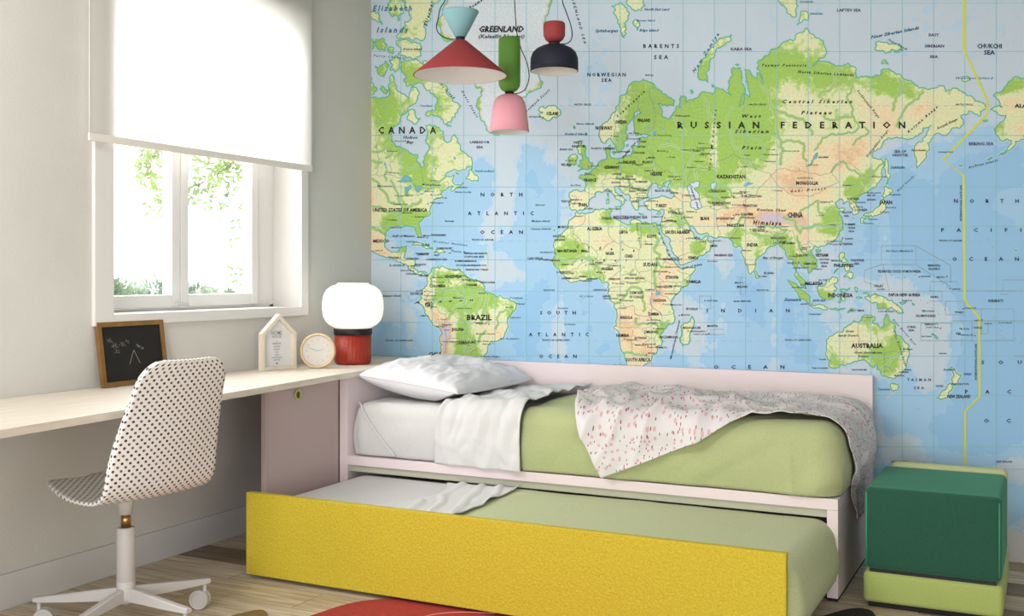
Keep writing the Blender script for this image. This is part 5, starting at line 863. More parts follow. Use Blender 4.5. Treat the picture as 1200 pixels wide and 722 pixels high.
# patterned throw
fr = arcpt(.39)
back = [(1.58,.10),(1.9,.06),(2.25,.07),(2.55,.10),(2.78,.12),(2.97,.20)]
front = [(1.765,fr),(1.92,arcpt(.455)),(2.11,arcpt(.54)),(2.32,MA.B+.04),(2.53,MA.B+.005),(2.66,MA.B-.05),(2.80,MA.B-.09),(3.0,.56)]
left = [(1.58,.10),(1.50,.40),(1.52,.60),(1.60,MA.B),(1.68,MA.B+.12),(1.765,fr)]
right = [(2.97,.20),(3.0,.33),(3.02,.46),(3.0,.56)]
CF_ = coons(back, front, left, right)
def throw_fn(s, t, off):
    a, b = CF_(s, t)
    wig = 1 - min(1, max(0, a - 2.5)/.3)*.5
    f = .042*(1-abs(math.sin((a*.9 + b*.42)*19 + 3.2*nz(a*2.6, b*2.8, 21))))**1.6*(.25+.75*math.exp(-((a-1.95)/.42)**2))*math.exp(-((b-.62)/.38)**2)
    f += .030*(.5-abs(nz(a*4.5 + b*2, b*6, 31)))*min(1, (1-s)*8) + .012*max(0, nz(a*12, b*9, 33)) + .018*(.4-abs(nz(a*10-b*4, b*9, 41)))*min(1, (1-s)*6)
    f += .010*math.exp(-(s/.03)**2) + .005*math.exp(-((1-t)/.02)**2)
    hang = max(0, a - MA.A - MA.arc)
    p = MA.at(a, b, .030 + duv(min(a, 2.55), min(b, .9))*.5 + f*wig + off)
    if hang > 0:
        p.x += min(.022, hang*.2) + .008*math.sin(b*38 + a*6)*min(1, hang*6) - .022*min(1, hang*8)
        p.z = MA.zt - MA.r - hang
    return p
tb = shell(throw_fn, 200, 120, .004)
uvl = tb.loops.layers.uv.new('cloth')
n_t = 201*121
tb.verts.index_update()
for f in tb.faces:
    for lp in f.loops:
        i = lp.vert.index % n_t; s, t = (i//121)/200, (i % 121)/120
        a, b = CF_(s, t); lp[uvl].uv = (a, b)
def throw_mat():
    m = bpy.data.materials.new('petal_print_cotton'); m.use_nodes = True; nt = m.node_tree; N = nt.nodes; L = nt.links; b = N['Principled BSDF']
    uv = N.new('ShaderNodeUVMap'); uv.uv_map = 'cloth'
    prev = None; base = lin('dad6d7')
    def layer(scale, rad, col, sx, sy, rot, off, keep):
        nonlocal prev
        mp = N.new('ShaderNodeMapping'); mp.inputs['Scale'].default_value = (sx, sy, 1); mp.inputs['Rotation'].default_value = (0,0,rot); mp.inputs['Location'].default_value = (off, off, 0)
        L.new(uv.outputs[0], mp.inputs[0])
        v = N.new('ShaderNodeTexVoronoi'); v.inputs['Scale'].default_value = scale; v.voronoi_dimensions = '2D'; v.inputs['Randomness'].default_value = .8
        L.new(mp.outputs[0], v.inputs[0])
        lt = N.new('ShaderNodeMath'); lt.operation = 'LESS_THAN'; lt.inputs[1].default_value = rad; L.new(v.outputs['Distance'], lt.inputs[0])
        sep = N.new('ShaderNodeSeparateColor'); L.new(v.outputs['Color'], sep.inputs[0])
        l2 = N.new('ShaderNodeMath'); l2.operation = 'LESS_THAN'; l2.inputs[1].default_value = keep; L.new(sep.outputs[0], l2.inputs[0])
        mu = N.new('ShaderNodeMath'); mu.operation = 'MULTIPLY'; L.new(lt.outputs[0], mu.inputs[0]); L.new(l2.outputs[0], mu.inputs[1])
        mx = N.new('ShaderNodeMix'); mx.data_type = 'RGBA'; L.new(mu.outputs[0], mx.inputs[0])
        if prev is None: mx.inputs[6].default_value = base
        else: L.new(prev.outputs[2], mx.inputs[6])
        mx.inputs[7].default_value = lin(col); prev = mx
    layer(35, .21, 'd3aeb2', 1, 1, 0, 0, .55)
    layer(42, .14, 'ad5a66', 1.4, .8, .6, 3.1, .42)
    layer(34, .10, '6d4a48', 1.7, .7, -.5, 7.7, .4)
    L.new(prev.outputs[2], b.inputs['Base Color']); b.inputs['Roughness'].default_value = .95
    return m
th = obj('throw_blanket', tb, throw_mat(), None, (2.2, -.5, .65), smooth=True)
tag(th, 'white throw blanket printed with small pink petals, rumpled over the bed foot', 'blanket')

# pillow
def pil_c(u, v):
    k = 1 - .07*(1-abs(v))**1.0*0
    x = .775 + .262*u*(1 - .05*(1 - v*v)) ; y = -.475 - .385*v*(1 - .045*(1 - u*u))
    z = .700 - .030*u + .012*abs(v)**3
    return Vector((x, y, z))
def pillow_side(sg):
    def fn(s, t):
        u, v = 2*s-1, 2*t-1
        u = math.sin(u*math.pi/2); v = math.sin(v*math.pi/2)
        h = (max(0, 1-u*u)*max(0, 1-v*v))**.36
        p = pil_c(u, v)
        cr = .016*nz(u*2.6, v*2.6, 3)*h + .020*abs(nz(u*6+v*2, v*3, 9))*h*(.3+abs(v)) + .016*nz(u*9, v*5, 14)*h + .018*max(0,.3-abs(nz(u*5-v*3, v*4, 24)))*h*(.4+abs(u))
        dent = -.030*math.exp(-((u-.15)**2+(v+.1)**2)*5)
        p.z += sg*(.100 if sg > 0 else .095)*h + (cr + dent*h if sg > 0 else 0)
        if sg < 0: p.z = max(p.z, .630 + .002*h + .045*1.3*max(0, (u-.35)/.65)**1.2)
        return p
    return fn
pb = grid(pillow_side(1), 64, 64); p2 = grid(pillow_side(-1), 64, 64)
tmp = bpy.data.meshes.new('t'); p2.to_mesh(tmp); p2.free(); pb.from_mesh(tmp); bpy.data.meshes.remove(tmp)
bmesh.ops.remove_doubles(pb, verts=pb.verts[:], dist=.0008)
pw = obj('pillow', pb, M_pillow, None, (.775, -.47, .64), smooth=True)
tag(pw, 'plump white pillow leaning on the pink head panel of the upper bed', 'pillow')
edge = []
for k in range(160):
    t = k/160*4; i = int(t); f = t - i
    u, v = [(2*f-1, -1), (1, 2*f-1), (1-2*f, 1), (-1, 1-2*f)][i]
    edge.append(pil_c(u, v))
obj('piping', tube(edge, .0028, 6, closed=True), M_white, pw, smooth=True)

# ============================================================= TRUNDLE
td = thing('trundle_bed', 'low pull-out trundle bed with a yellow felt front board', 'bed', (1.58, -1.2, 0))
obj('front_board', BX(.519, 2.648, -1.65, -1.620, .018, .343, bev=.004, seg=3), M_yellow, td)['label'] = 'mustard yellow felt front board'
bm = BX(.56, 2.60, -1.60, -.90, .045, .075, bev=.003)
obj('base_frame', bm, M_black, td)
for x in (.65, 2.5):
    for y in (-1.52, -.97): obj('caster', lathe([(0,-.012),(.02,-.012),(.0215,0),(.02,.012),(0,.012)], (x, y, .0282), 20, axis=Matrix.Rotation(math.pi/2,3,'Y')), M_black, td, smooth=True)
MT = Matt(.510, 2.662, -.895, -1.606, .291, .078, .075, .002, 4)
tm = obj('trundle_mattress', solid_matt(MT, 110, 50), M_sheetgrey, None, (1.58, -1.1, .08), smooth=True)
tag(tm, 'thin mattress in a pale grey sheet lying on the low trundle bed', 'mattress')
def tduv(s, t, off):
    a0 = 1.345 + .02*t; a = a0 + (MT.amax - a0)*s; b = .01 + (MT.bmax - .01)*t
    da = max(0, a - MT.A); db = max(0, b - MT.B); rho = math.hypot(da, db); lim = MT.arc + MT.H - .004
    if rho > lim: a = MT.A + da*lim/rho; b = MT.B + db*lim/rho
    return MT.at(a, b, .004 + .002*nz(a*6, b*6, 2) + off)
o = obj('duvet', shell(tduv, 110, 60, .004), M_green_lit, None, (2.0, -1.1, .3), smooth=True)
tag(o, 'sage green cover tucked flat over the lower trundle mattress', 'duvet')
def tsheet(s, t, off):
    a0 = 1.02 + .09*math.sin(t*4.2); a1 = 1.375 + .02*t + .012*nz(t*6, 1, 1)
    a = a0 + (a1-a0)*s; b = .03 + (MT.B + .02 - .03)*t
    return MT.at(a, b, .010*s + .005 + .010*max(0, math.sin((a - b*.35)*60 + 3*nz(a*4, b*4, 3)))*min(1, s*5) + .004*abs(nz(a*15, b*5, 7)) + off)
o = obj('trundle_sheet', shell(tsheet, 60, 80, .003), M_white, None, (1.2, -1.1, .3), smooth=True)
tag(o, 'white sheet folded across the low trundle mattress beside its green cover', 'bed sheet')

# ============================================================= POUF
pf = thing('pouf', 'square dark green pouf on a lime green base beside the bed', 'pouf', (3.0, -.66, 0))
obj('foot_shade_strip', BX(2.785, 3.21, -.915, -.37, 0, .022, bev=.004), M_floor_shade, pf)  # dark slab painted as the shade below the pouf
obj('base_cushion', BX(2.768, 3.232, -.935, -.35, .02, .132, bev=.018, seg=4), M_lime, pf, smooth=True)['label'] = 'lime green base cushion'
def rblock(x0, x1, y0, y1, z0, z1, r, rt):
    bm = bmesh.new(); box(bm, x0, x1, y0, y1, z0, z1)
    top = [e for e in bm.edges if min(e.verts[0].co.z, e.verts[1].co.z) > z1-.001]
    bmesh.ops.bevel(bm, geom=top, offset=rt, segments=5, affect='EDGES', profile=.5)
    return bm
tc_ = obj('top_cushion', BX(2.772, 3.228, -.935, -.425, .140, .436, bev=.022, seg=5), M_dkgreen, pf, smooth=True)
tc_['label'] = 'dark green upholstered block'
obj('shadow_gap', BX(2.79, 3.21, -.925, -.43, .130, .142), M_black, pf)  # black slab stands in for the shade between the cushions
obj('back_cushion', BX(2.80, 3.229, -.4235, -.365, .131, .450, bev=.022, seg=4), M_limelt, pf, smooth=True)['label'] = 'pale lime panel at the back'
for x in (2.774, 3.226):
    obj('piping', tube([(x+(.006 if x<3 else -.006),-.930,.160),(x+(.006 if x<3 else -.006),-.930,.28),(x+(.006 if x<3 else -.006),-.929,.418)], .0032, 8), M_piping, tc_, smooth=True)

# ============================================================= RUG
rg = thing('area_rug', 'flat shaggy rug of red, black and burgundy shapes lying on the oak floor', 'rug', (1.8, -2.0, 0))
def RM(a, b, h): return Vector((a, b, h))
def blob(pts, n=6): return [(p.x, p.y) for p in smooth_path([(a, b, 0) for a, b in pts], n)][:-1]
obj('red_lobe', prism(blob([(1.02,-2.3),(1.03,-2.05),(1.055,-1.9),(1.085,-1.76),(1.16,-1.655),(1.35,-1.52),(1.7,-1.42),(2.1,-1.38),(2.30,-1.5),(2.35,-2.0),(2.2,-2.5),(1.7,-2.7),(1.25,-2.6),(1.02,-2.3)]), .0, .0062, RM), M_rug, rg)
obj('seam', tube(smooth_path([(1.42,-2.1,.007),(1.40,-1.9,.007),(1.42,-1.75,.007),(1.50,-1.665,.007),(1.62,-1.62,.007)]), .0022, 6), M_rugl, rg)
obj('black_lobe', prism(blob([(2.60,-1.25),(2.70,-1.05),(2.745,-.985),(2.785,-.975),(2.82,-1.02),(2.86,-1.2),(2.84,-1.5),(2.7,-1.6),(2.6,-1.45),(2.60,-1.25)]), .0, .0062, RM), M_rugb, rg)
obj('burgundy_lobe', prism(blob([(2.36,-1.5),(2.38,-1.2),(2.46,-1.07),(2.53,-1.06),(2.575,-1.13),(2.585,-1.3),(2.58,-1.6),(2.45,-1.8),(2.36,-1.5)]), .0, .0062, RM), M_rugp, rg)
obj('ochre_lobe', prism(blob([(.80,-2.05),(.835,-1.965),(.875,-1.962),(.93,-2.02),(.98,-2.15),(.9,-2.3),(.82,-2.2),(.80,-2.05)]), .0, .0062, RM), M_rugo, rg)

# ============================================================= CHAIR
M_dot = bpy.data.materials.new('dotted_fabric'); M_dot.use_nodes = True
nt = M_dot.node_tree; N = nt.nodes; L = nt.links; b = N['Principled BSDF']
uv = N.new('ShaderNodeUVMap'); uv.uv_map = 'cloth'
def dots(off):
    mp = N.new('ShaderNodeMapping'); mp.inputs['Location'].default_value = (off, off, 0); L.new(uv.outputs[0], mp.inputs[0])
    fr_ = N.new('ShaderNodeVectorMath'); fr_.operation = 'FRACTION'; L.new(mp.outputs[0], fr_.inputs[0])
    sb_ = N.new('ShaderNodeVectorMath'); sb_.operation = 'SUBTRACT'; sb_.inputs[1].default_value = (.5,.5,0); L.new(fr_.outputs[0], sb_.inputs[0])
    ln = N.new('ShaderNodeVectorMath'); ln.operation = 'LENGTH'; L.new(sb_.outputs[0], ln.inputs[0])
    lt = N.new('ShaderNodeMath'); lt.operation = 'LESS_THAN'; lt.inputs[1].default_value = .18; L.new(ln.outputs['Value'], lt.inputs[0])
    return lt
d1, d2 = dots(0), dots(.5)
ad = N.new('ShaderNodeMath'); ad.operation = 'MAXIMUM'; L.new(d1.outputs[0], ad.inputs[0]); L.new(d2.outputs[0], ad.inputs[1])
tn = N.new('ShaderNodeTexNoise'); tn.inputs['Scale'].default_value = 1.3; L.new(uv.outputs[0], tn.inputs[0])
dr = N.new('ShaderNodeValToRGB'); e = dr.color_ramp.elements; e[0].position = .4; e[0].color = lin('26262e'); e[1].position = .62; e[1].color = lin('6b6a72'); L.new(tn.outputs[0], dr.inputs[0])
mx = N.new('ShaderNodeMix'); mx.data_type = 'RGBA'; mx.inputs[6].default_value = lin('e8e5e2'); L.new(dr.outputs[0], mx.inputs[7])
L.new(ad.outputs[0], mx.inputs[0]); L.new(mx.outputs[2], b.inputs['Base Color']); b.inputs['Roughness'].default_value = .9

CX, CY = .54, -2.29
HEAD = math.radians(171.5 - 90)
ch = thing('swivel_chair', 'white swivel desk chair with small black dots on the shell and five castors', 'chair', (CX, CY, 0), rz=HEAD)
prof = [(.275,.474),(.22,.484),(.10,.470),(0,.458),(-.10,.458),(-.165,.470),(-.205,.505),(-.228,.57),(-.252,.66),(-.283,.77),(-.315,.87),(-.335,.93)]
wid  = [.10,.155,.198,.21,.212,.214,.216,.214,.203,.186,.172,.160]
pp = smooth_path([(0, f, z) for f, z in prof], 8)
wp = [p.x for p in smooth_path([(w_, 0, 0) for w_ in wid], 8)]
arc = [0]
for i in range(1, len(pp)): arc.append(arc[-1] + (pp[i]-pp[i-1]).length)
def chair_pt(i, v, off):
    p = pp[i]; q = pp[min(i+1, len(pp)-1)] - pp[max(0, i-1)]
    n = Vector((0, q.z, -q.y)).normalized()      # towards the sitter
    if n.z < 0 and i < 40: n = -n
    tt_ = arc[i]/arc[-1]
    backness = min(1, max(0, (tt_ - .42)/.2))
    W = wp[i]
    # round the ends
    e0 = min(1, arc[i]/.05); e1 = min(1, (arc[-1]-arc[i])/.075)
    W *= (.55 + .45*math.sqrt(max(0, 1-(1-e0)**2)))*(.60 + .40*math.sqrt(max(0, 1-(1-e1)**2)))
    x = v*W
    cup = v*v*(.007*(1-backness) + .026*backness*(1-.75*max(0,(tt_-.7)/.3)))
    pos = Vector((x, p.y, p.z)) + n*cup
    return pos + n*off
# normals toward the sitter: seat part up (+z), back part forward (+y)
def make_shell():
    bm = bmesh.new(); uvl = bm.loops.layers.uv.new('cloth'); nv = 26; nu = len(pp)-1; th_ = .011
    T = [[bm.verts.new(chair_pt(i, 2*j/nv-1, th_/2)) for j in range(nv+1)] for i in range(nu+1)]
    B = [[bm.verts.new(chair_pt(i, 2*j/nv-1, -th_/2)) for j in range(nv+1)] for i in range(nu+1)]
    K = 1/.026
    def uvq(i, j, ex_=0, ey_=0): return ((2*j/nv-1)*wp[i]/.0265 + ex_, arc[i]/.0255 + ey_)
    def add(vs_, ij):
        f = bm.faces.new(vs_)
        for lp, q_ in zip(f.loops, ij): lp[uvl].uv = uvq(*q_) if q_ else (.5, 0)
    for i in range(nu):
        for j in range(nv):
            q = [(i,j),(i+1,j),(i+1,j+1),(i,j+1)]
            add([T[a][c] for a, c in q], q); add([B[a][c] for a, c in q[::-1]], q[::-1])
    for i in range(nu):
        for j, sgn in ((0, 0), (nv, 1)): add((T[i][j], B[i][j], B[i+1][j], T[i+1][j]), [(i,j),(i,j,.4),(i+1,j,.4),(i+1,j)])
    for j in range(nv):
        for i in (0, nu): add((T[i][j], T[i][j+1], B[i][j+1], B[i][j]), [(i,j),(i,j+1),(i,j+1,0,.4),(i,j,0,.4)])
    return bm
o = obj('seat_shell', make_shell(), M_dot, ch, world=False, smooth=True)
o['label'] = 'white fabric shell covered in small black dots'
obj('seat_stem', lathe([(0,.456),(.034,.455),(.029,.44),(.0225,.385),(0,.385)], (0,0,0), 40), M_chair, ch, world=False, smooth=True)
o = obj('gas_lift', lathe([(0,.39),(.0165,.39),(.0165,.335),(0,.335)], (0,0,0), 32), M_brass, ch, world=False, smooth=False); o['label'] = 'brass coloured lift tube'
for p in o.data.polygons: p.use_smooth = abs(p.normal.z) < .5
o = obj('column', lathe([(0,.340),(.028,.340),(.031,.336),(.031,.158),(.030,.157),(.031,.155),(.031,.10),(.020,.078),(0,.078)], (0,0,0), 40), M_chair, ch, world=False, smooth=False)
for p in o.data.polygons: p.use_smooth = abs(p.normal.z) < .5
R5 = .30
for k in range(5):
    an = math.radians(68 + 72*k) - HEAD
    c_, s_ = math.cos(an), math.sin(an)
    def TR(r, w_, z): return Vector((r*c_ - w_*s_, r*s_ + w_*c_, z))
    bm = bmesh.new()
    secs = [(.018,.0105,.088,.135),(.10,.0115,.090,.128),(.20,.012,.090,.118),(.285,.012,.092,.110),(R5+.006,.011,.094,.108)]
    rr_ = []
    for r, hw, z0, z1 in secs:
        rr_.append([bm.verts.new(TR(r, y, z)) for y, z in ((-hw, z0), (hw, z0), (hw, z1-.004), (hw-.004, z1), (-hw+.004, z1), (-hw, z1-.004))])
    for a_, b_ in zip(rr_, rr_[1:]):
        for q in range(6): bm.faces.new((a_[q], a_[(q+1)%6], b_[(q+1)%6], b_[q]))
    bm.faces.new(rr_[0][::-1]); bm.faces.new(rr_[-1])
    leg = obj('leg', bm, M_chair, ch, world=False)
    bm = bmesh.new()
    cz = .0355
    sw = math.radians([-50, 20, 0, 40, 70][k])     # castor swivel
    sx, sy = math.cos(an+sw), math.sin(an+sw); base = TR(R5-.012, 0, 0)
    tr_ = base + Vector((sx*-.018, sy*-.018, 0))
    ax = Vector((-sy, sx, 0)); Mx = Vector((0,0,1)).rotation_difference(ax).to_matrix()
    cs = obj('caster', tube([base + Vector((0,0,.093)), base + Vector((0,0,.050)), tr_ + Vector((0,0,cz))], .007, 10), M_chair, leg, world=False, smooth=True)
    for sgn in (-1, 1):
        wb = lathe([(0,.004),(.0345,.004),(.0352,.007),(.0352,.015),(.0335,.0185),(.027,.0185),(.026,.0170),(.0235,.0170),(.0225,.0185),(0,.0185)], (0,0,0), 32, axis=Mx @ Matrix.Diagonal((1,1,sgn)))
        for v in wb.verts: v.co += tr_ + Vector((0,0,cz))
        obj('wheel', wb, M_chair, cs if False else leg, world=False)

# ============================================================= PENDANTS
def pend(name, label, xc, d, parts, cord, ycord):
    m = d/FPX
    c = px(xc, HY, d)
    def zz(y): return CAM.z + (HY-y)*m
    root = thing(name, label, 'pendant lamp', (c.x, c.y, zz(ycord)), 'pendant lamps hanging in front of the map')
    for nm, lab, mt_, prof_, sub in parts:
        o = obj(nm, lathe([(r*m, zz(y)) for r, y in prof_], (c.x, c.y, 0), 64, close=(prof_[0][0] > 0)), mt_, root)
        for p in o.data.polygons: p.use_smooth = abs(p.normal.z) < .97
        if lab: o['label'] = lab
        if sub:
            s2 = obj('shade_lining', lathe([(r*m, zz(y)) for r, y in sub], (c.x, c.y, 0), 64, close=True), M_lining, o, smooth=True); s2['label'] = 'white inside of the shade'
    P = [px(a, b, d + dd) for a, b, dd in cord]
    P.append(Vector((P[-1].x, P[-1].y, RZ)))
    obj('cord', tube(smooth_path(P, 6), .0022, 7), M_cord, root, smooth=True)
    obj('ceiling_rose', lathe([(0,RZ-.022),(.03,RZ-.022),(.04,RZ-.012),(.04,RZ-.0005),(0,RZ-.0005)], (P[-1].x, P[-1].y, 0), 32), M_cord, root)
M_lining = mat('lamp_lining_white', 'dedad5', .7)
M_cord = mat('black_cord', '1b1b1f', .7)
M_lred = mat('brick_red_metal', '933739', .7, .12, 300, dist=.0006); M_lteal = mat('pale_teal_metal', '80adb4', .7, .12, 300, dist=.0006)
M_lgreen = mat('leaf_green_metal', '5a8c34', .7, .12, 300, dist=.0006); M_lpink = mat('rose_pink_metal', 'dd9aa8', .7, .12, 300, dist=.0006)
M_lnavy = mat('navy_metal', '181b2c', .7, .12, 300, dist=.0006)
pend('pendant_lamp', 'pendant lamp with a wide red cone shade under a pale teal funnel', 539.5, 4.5, [
  ('upper_shade', 'pale teal funnel', M_lteal, [(0,13.5),(19,13.5),(21.3,13.0),(21.6,14.4),(6.2,43.5),(0,43.5)], None),
  ('joint', 'black joint', M_cord, [(0,43),(5.4,43),(5.4,48.5),(0,48.5)], None),
  ('shade', 'brick red cone', M_lred, [(5.6,47.2),(7.5,48.0),(55.4,88.0),(55.4,88.8),(54.6,88.6),(5.2,49.0)], [(5.0,49.6),(54.2,88.9),(53.4,88.9),(5.0,51.0)])],
  [(535,46,-.0),(525,45.5,0),(515,40,0),(511.5,32,0),(513.5,22,0),(516,10,0),(524,-6,0),(528,-40,0)], 46)
pend('pendant_lamp', 'pendant lamp with a tall green cylinder above a pink bell shade', 597, 4.75, [
  ('upper_shade', 'leaf green cylinder', M_lgreen, [(0,44.8),(11.5,44.8),(12.6,46.5),(12.8,60),(12.8,96),(12.3,101),(9.5,105.5),(6,107.5),(0,107.5)], None),
  ('joint', 'black joint', M_cord, [(0,107),(5.2,107),(5.2,111.5),(0,111.5)], None),
  ('shade', 'rose pink bell', M_lpink, [(5.0,111),(10,111.5),(14.5,114),(17.8,119),(19.8,127),(21.5,140),(23.2,154.5),(22.6,154.8),(20.8,140),(19,127),(16.5,119.5),(13.5,115.5),(5.0,113.4)], [(4.6,113.9),(13.0,116),(16.0,120),(18.5,127.5),(20.3,140),(22.3,155),(21.7,155),(19.7,140),(17.9,127.7),(15.6,120.8),(4.6,115)])],
  [(601,110,0),(608,109,0),(615,105,0),(619,96,0),(620,86,0),(617,72,0),(611,58,0),(606,40,0),(604,20,0),(603,-4,0),(603,-40,0)], 109)
pend('pendant_lamp', 'pendant lamp with a navy dome shade under a small red cap', 649.5, 4.6, [
  ('upper_shade', 'brick red rounded cap', M_lred, [(0,26.6),(11.5,26.6),(12.7,28),(12.9,33),(12.6,42),(10.5,46.5),(7,49),(0,49.3)], None),
  ('joint', 'black joint', M_cord, [(0,48.5),(6,48.5),(7.5,53.4),(0,53.4)], None),
  ('shade', 'navy blue dome', M_lnavy, [(6,53),(14,54),(21,57.5),(25.5,62),(27.8,68.5),(28.1,76),(28.1,83.6),(27.4,83.8),(27.4,76),(27,69),(24.5,63),(20,58.8),(13.5,55.5),(6,54.6)], [(5.5,55.2),(13,56.2),(19.5,59.5),(23.8,63.5),(26.5,69.3),(26.9,76),(27.0,84),(26.3,84),(26.2,76),(25.8,69.6),(23.2,64.2),(19,60.3),(5.5,56.2)])],
  [(656,51.5,0),(664,51,0),(669,47,0),(670.5,40,0),(668.5,28,0),(663.5,14,0),(658.5,-2,0),(655,-40,0)], 52)

# ============================================================= THINGS ON THE DESK
# table lamp
LX, LY = .243, -.522
dl = (Vector((LX, LY, 0)) - Vector((CAM.x, CAM.y, 0))); dlam = dl.x*CF[0] + dl.y*CF[1]
k = dlam/FPX
lamp = thing('table_lamp', 'glowing white globe table lamp on a red ribbed base beside the clock', 'lamp', (LX, LY, .761))
M_redb = mat('red_lacquer', '962a18', .45)
def ribbed(prof_, seg=120, amp=.0009):
    bm = lathe(prof_, (LX, LY, 0), seg)
    for v in bm.verts:
        r = math.hypot(v.co.x-LX, v.co.y-LY)
        if r > .05:
            an = math.atan2(v.co.y-LY, v.co.x-LX); q = 1 + amp/.09*math.cos(an*30)
            v.co.x = LX + (v.co.x-LX)*q; v.co.y = LY + (v.co.y-LY)*q
    return bm
z0 = .761
o = obj('lamp_base', ribbed([(0,z0),(.078,z0),(.086,z0+.004),(.0895,z0+.014),(.0905,z0+.03),(.0905,z0+.150),(0,z0+.150)]), M_redb, lamp, smooth=False); o['label'] = 'deep red ribbed base'
for p in o.data.polygons: p.use_smooth = abs(p.normal.z) < .9
o = obj('collar', lathe([(0,z0+.148),(.094,z0+.148),(.096,z0+.152),(.096,z0+.176),(.094,z0+.179),(0,z0+.179)], (LX,LY,0), 64), M_black, lamp); o['label'] = 'black collar'
for p in o.data.polygons: p.use_smooth = abs(p.normal.z) < .9
M_glow = bpy.data.materials.new('opal_glass_lit'); M_glow.use_nodes = True
b = M_glow.node_tree.nodes['Principled BSDF']; b.inputs['Base Color'].default_value = lin('f2eee6'); b.inputs['Roughness'].default_value = .25
b.inputs['Emission Color'].default_value = (1, .95, .86, 1); b.inputs['Emission Strength'].default_value = .62
o = obj('lamp_shade', lathe([(0,z0+.178),(.088,z0+.178),(.095,z0+.184),(.118,z0+.196),(.136,z0+.214),(.148,z0+.240),(.153,z0+.275),(.152,z0+.315),(.146,z0+.345),(.134,z0+.370),(.112,z0+.388),(.086,z0+.398),(.080,z0+.401),(.078,z0+.406),(0,z0+.406)], (LX,LY,0), 72), M_glow, lamp, smooth=True)
o['label'] = 'lit opal glass globe'

# alarm clock facing the room
ck = Vector((.235, -.80, .8435)); nrm = (Vector((CAM.x, CAM.y, 0)) - Vector((ck.x, ck.y, 0))).normalized()
nrm = (nrm + Vector((.05, -.42, .10))).normalized()
clk = thing('desk_clock', 'small round wooden desk clock with pale blue hands between house frame and lamp', 'clock', (ck.x, ck.y, .761))
MXc = Vector((0,0,1)).rotation_difference(nrm).to_matrix()
zc = MXc @ Vector((0,0,1))
M_lightwood = mat('light_beech', 'dcc59c', .45, .1, 60, .15, 12, dist=.0008)
RC = .0835
o = obj('clock_case', lathe([(0,-.028),(RC*.9,-.028),(RC,-.022),(RC,.012),(RC*.985,.017),(RC*.93,.019),(RC*.86,.012),(RC*.85,.006),(0,.006)], ck, 72, axis=MXc), M_lightwood, clk, smooth=True)
o = obj('clock_face', lathe([(0,.0065),(RC*.85,.0065),(RC*.85,.0085),(0,.0085)], ck, 64, axis=MXc), mat('clock_face_grey', 'cfcac2', .6), clk)
upv = (Vector((0,0,1)) - nrm*nrm.z).normalized(); rtv = upv.cross(nrm)
def cp(x, y, h): return ck + rtv*x + upv*y + nrm*h
bm = bmesh.new()
def bar(bm, x0, y0, x1, y1, w0, w1, h0, h1):
    dx, dy = x1-x0, y1-y0; l = math.hypot(dx, dy); nx, ny = -dy/l, dx/l
    q = [(x0+nx*w0, y0+ny*w0), (x0-nx*w0, y0-ny*w0), (x1-nx*w1, y1-ny*w1), (x1+nx*w1, y1+ny*w1)]
    A = [bm.verts.new(cp(a, c, h0)) for a, c in q]; B = [bm.verts.new(cp(a, c, h1)) for a, c in q]
    bm.faces.new(A[::-1]); bm.faces.new(B)
    for i in range(4): bm.faces.new((A[i], A[(i+1)%4], B[(i+1)%4], B[i]))
bar(bm, 0, 0, -.052, .016, .0016, .0006, .0115, .0125)
obj('minute_hand', bm, mat('clock_hand_blue', '6fb0b0', .5), clk)
bm = bmesh.new(); bar(bm, -.006, -.002, .034, .009, .0022, .0008, .0095, .0105); obj('hour_hand', bm, mat('clock_hand_blue_b', '7fbcbb', .5), clk)
obj('hub', lathe([(0,.009),(.004,.009),(.004,.0135),(0,.0135)], ck, 20, axis=MXc), M_chair, clk)
M_num = mat('numeral_grey', '8b8a88', .7)
def text_mesh(s, size, place, bold=0.0):
    cu = bpy.data.curves.new('t', 'FONT'); cu.body = s; cu.size = size; cu.align_x = 'CENTER'; cu.align_y = 'CENTER'; cu.resolution_u = 2; cu.offset = bold
    ob = bpy.data.objects.new('t', cu); me = bpy.data.meshes.new_from_object(ob)
    bm = bmesh.new(); bm.from_mesh(me)
    for v in bm.verts: v.co = place(v.co.x, v.co.y)
    bpy.data.objects.remove(ob); bpy.data.curves.remove(cu); bpy.data.meshes.remove(me)
    return bm
def merge(dst, src):
    me = bpy.data.meshes.new('t'); src.to_mesh(me); src.free(); dst.from_mesh(me); bpy.data.meshes.remove(me)
nm = bmesh.new()
for n_ in range(1, 13):
    an = math.radians(90 - 30*n_); cx_, cy_ = .054*math.cos(an), .054*math.sin(an)
    merge(nm, text_mesh(str(n_), .013, lambda a, c: cp(cx_+a, cy_+c, .0089)))
    for q in range(5):
        a2 = an + math.radians(6*q); bar(nm, .0645*math.cos(a2), .0645*math.sin(a2), .068*math.cos(a2), .068*math.sin(a2), .0003, .0003, .0086, .0089)
obj('numerals', nm, M_num, clk)

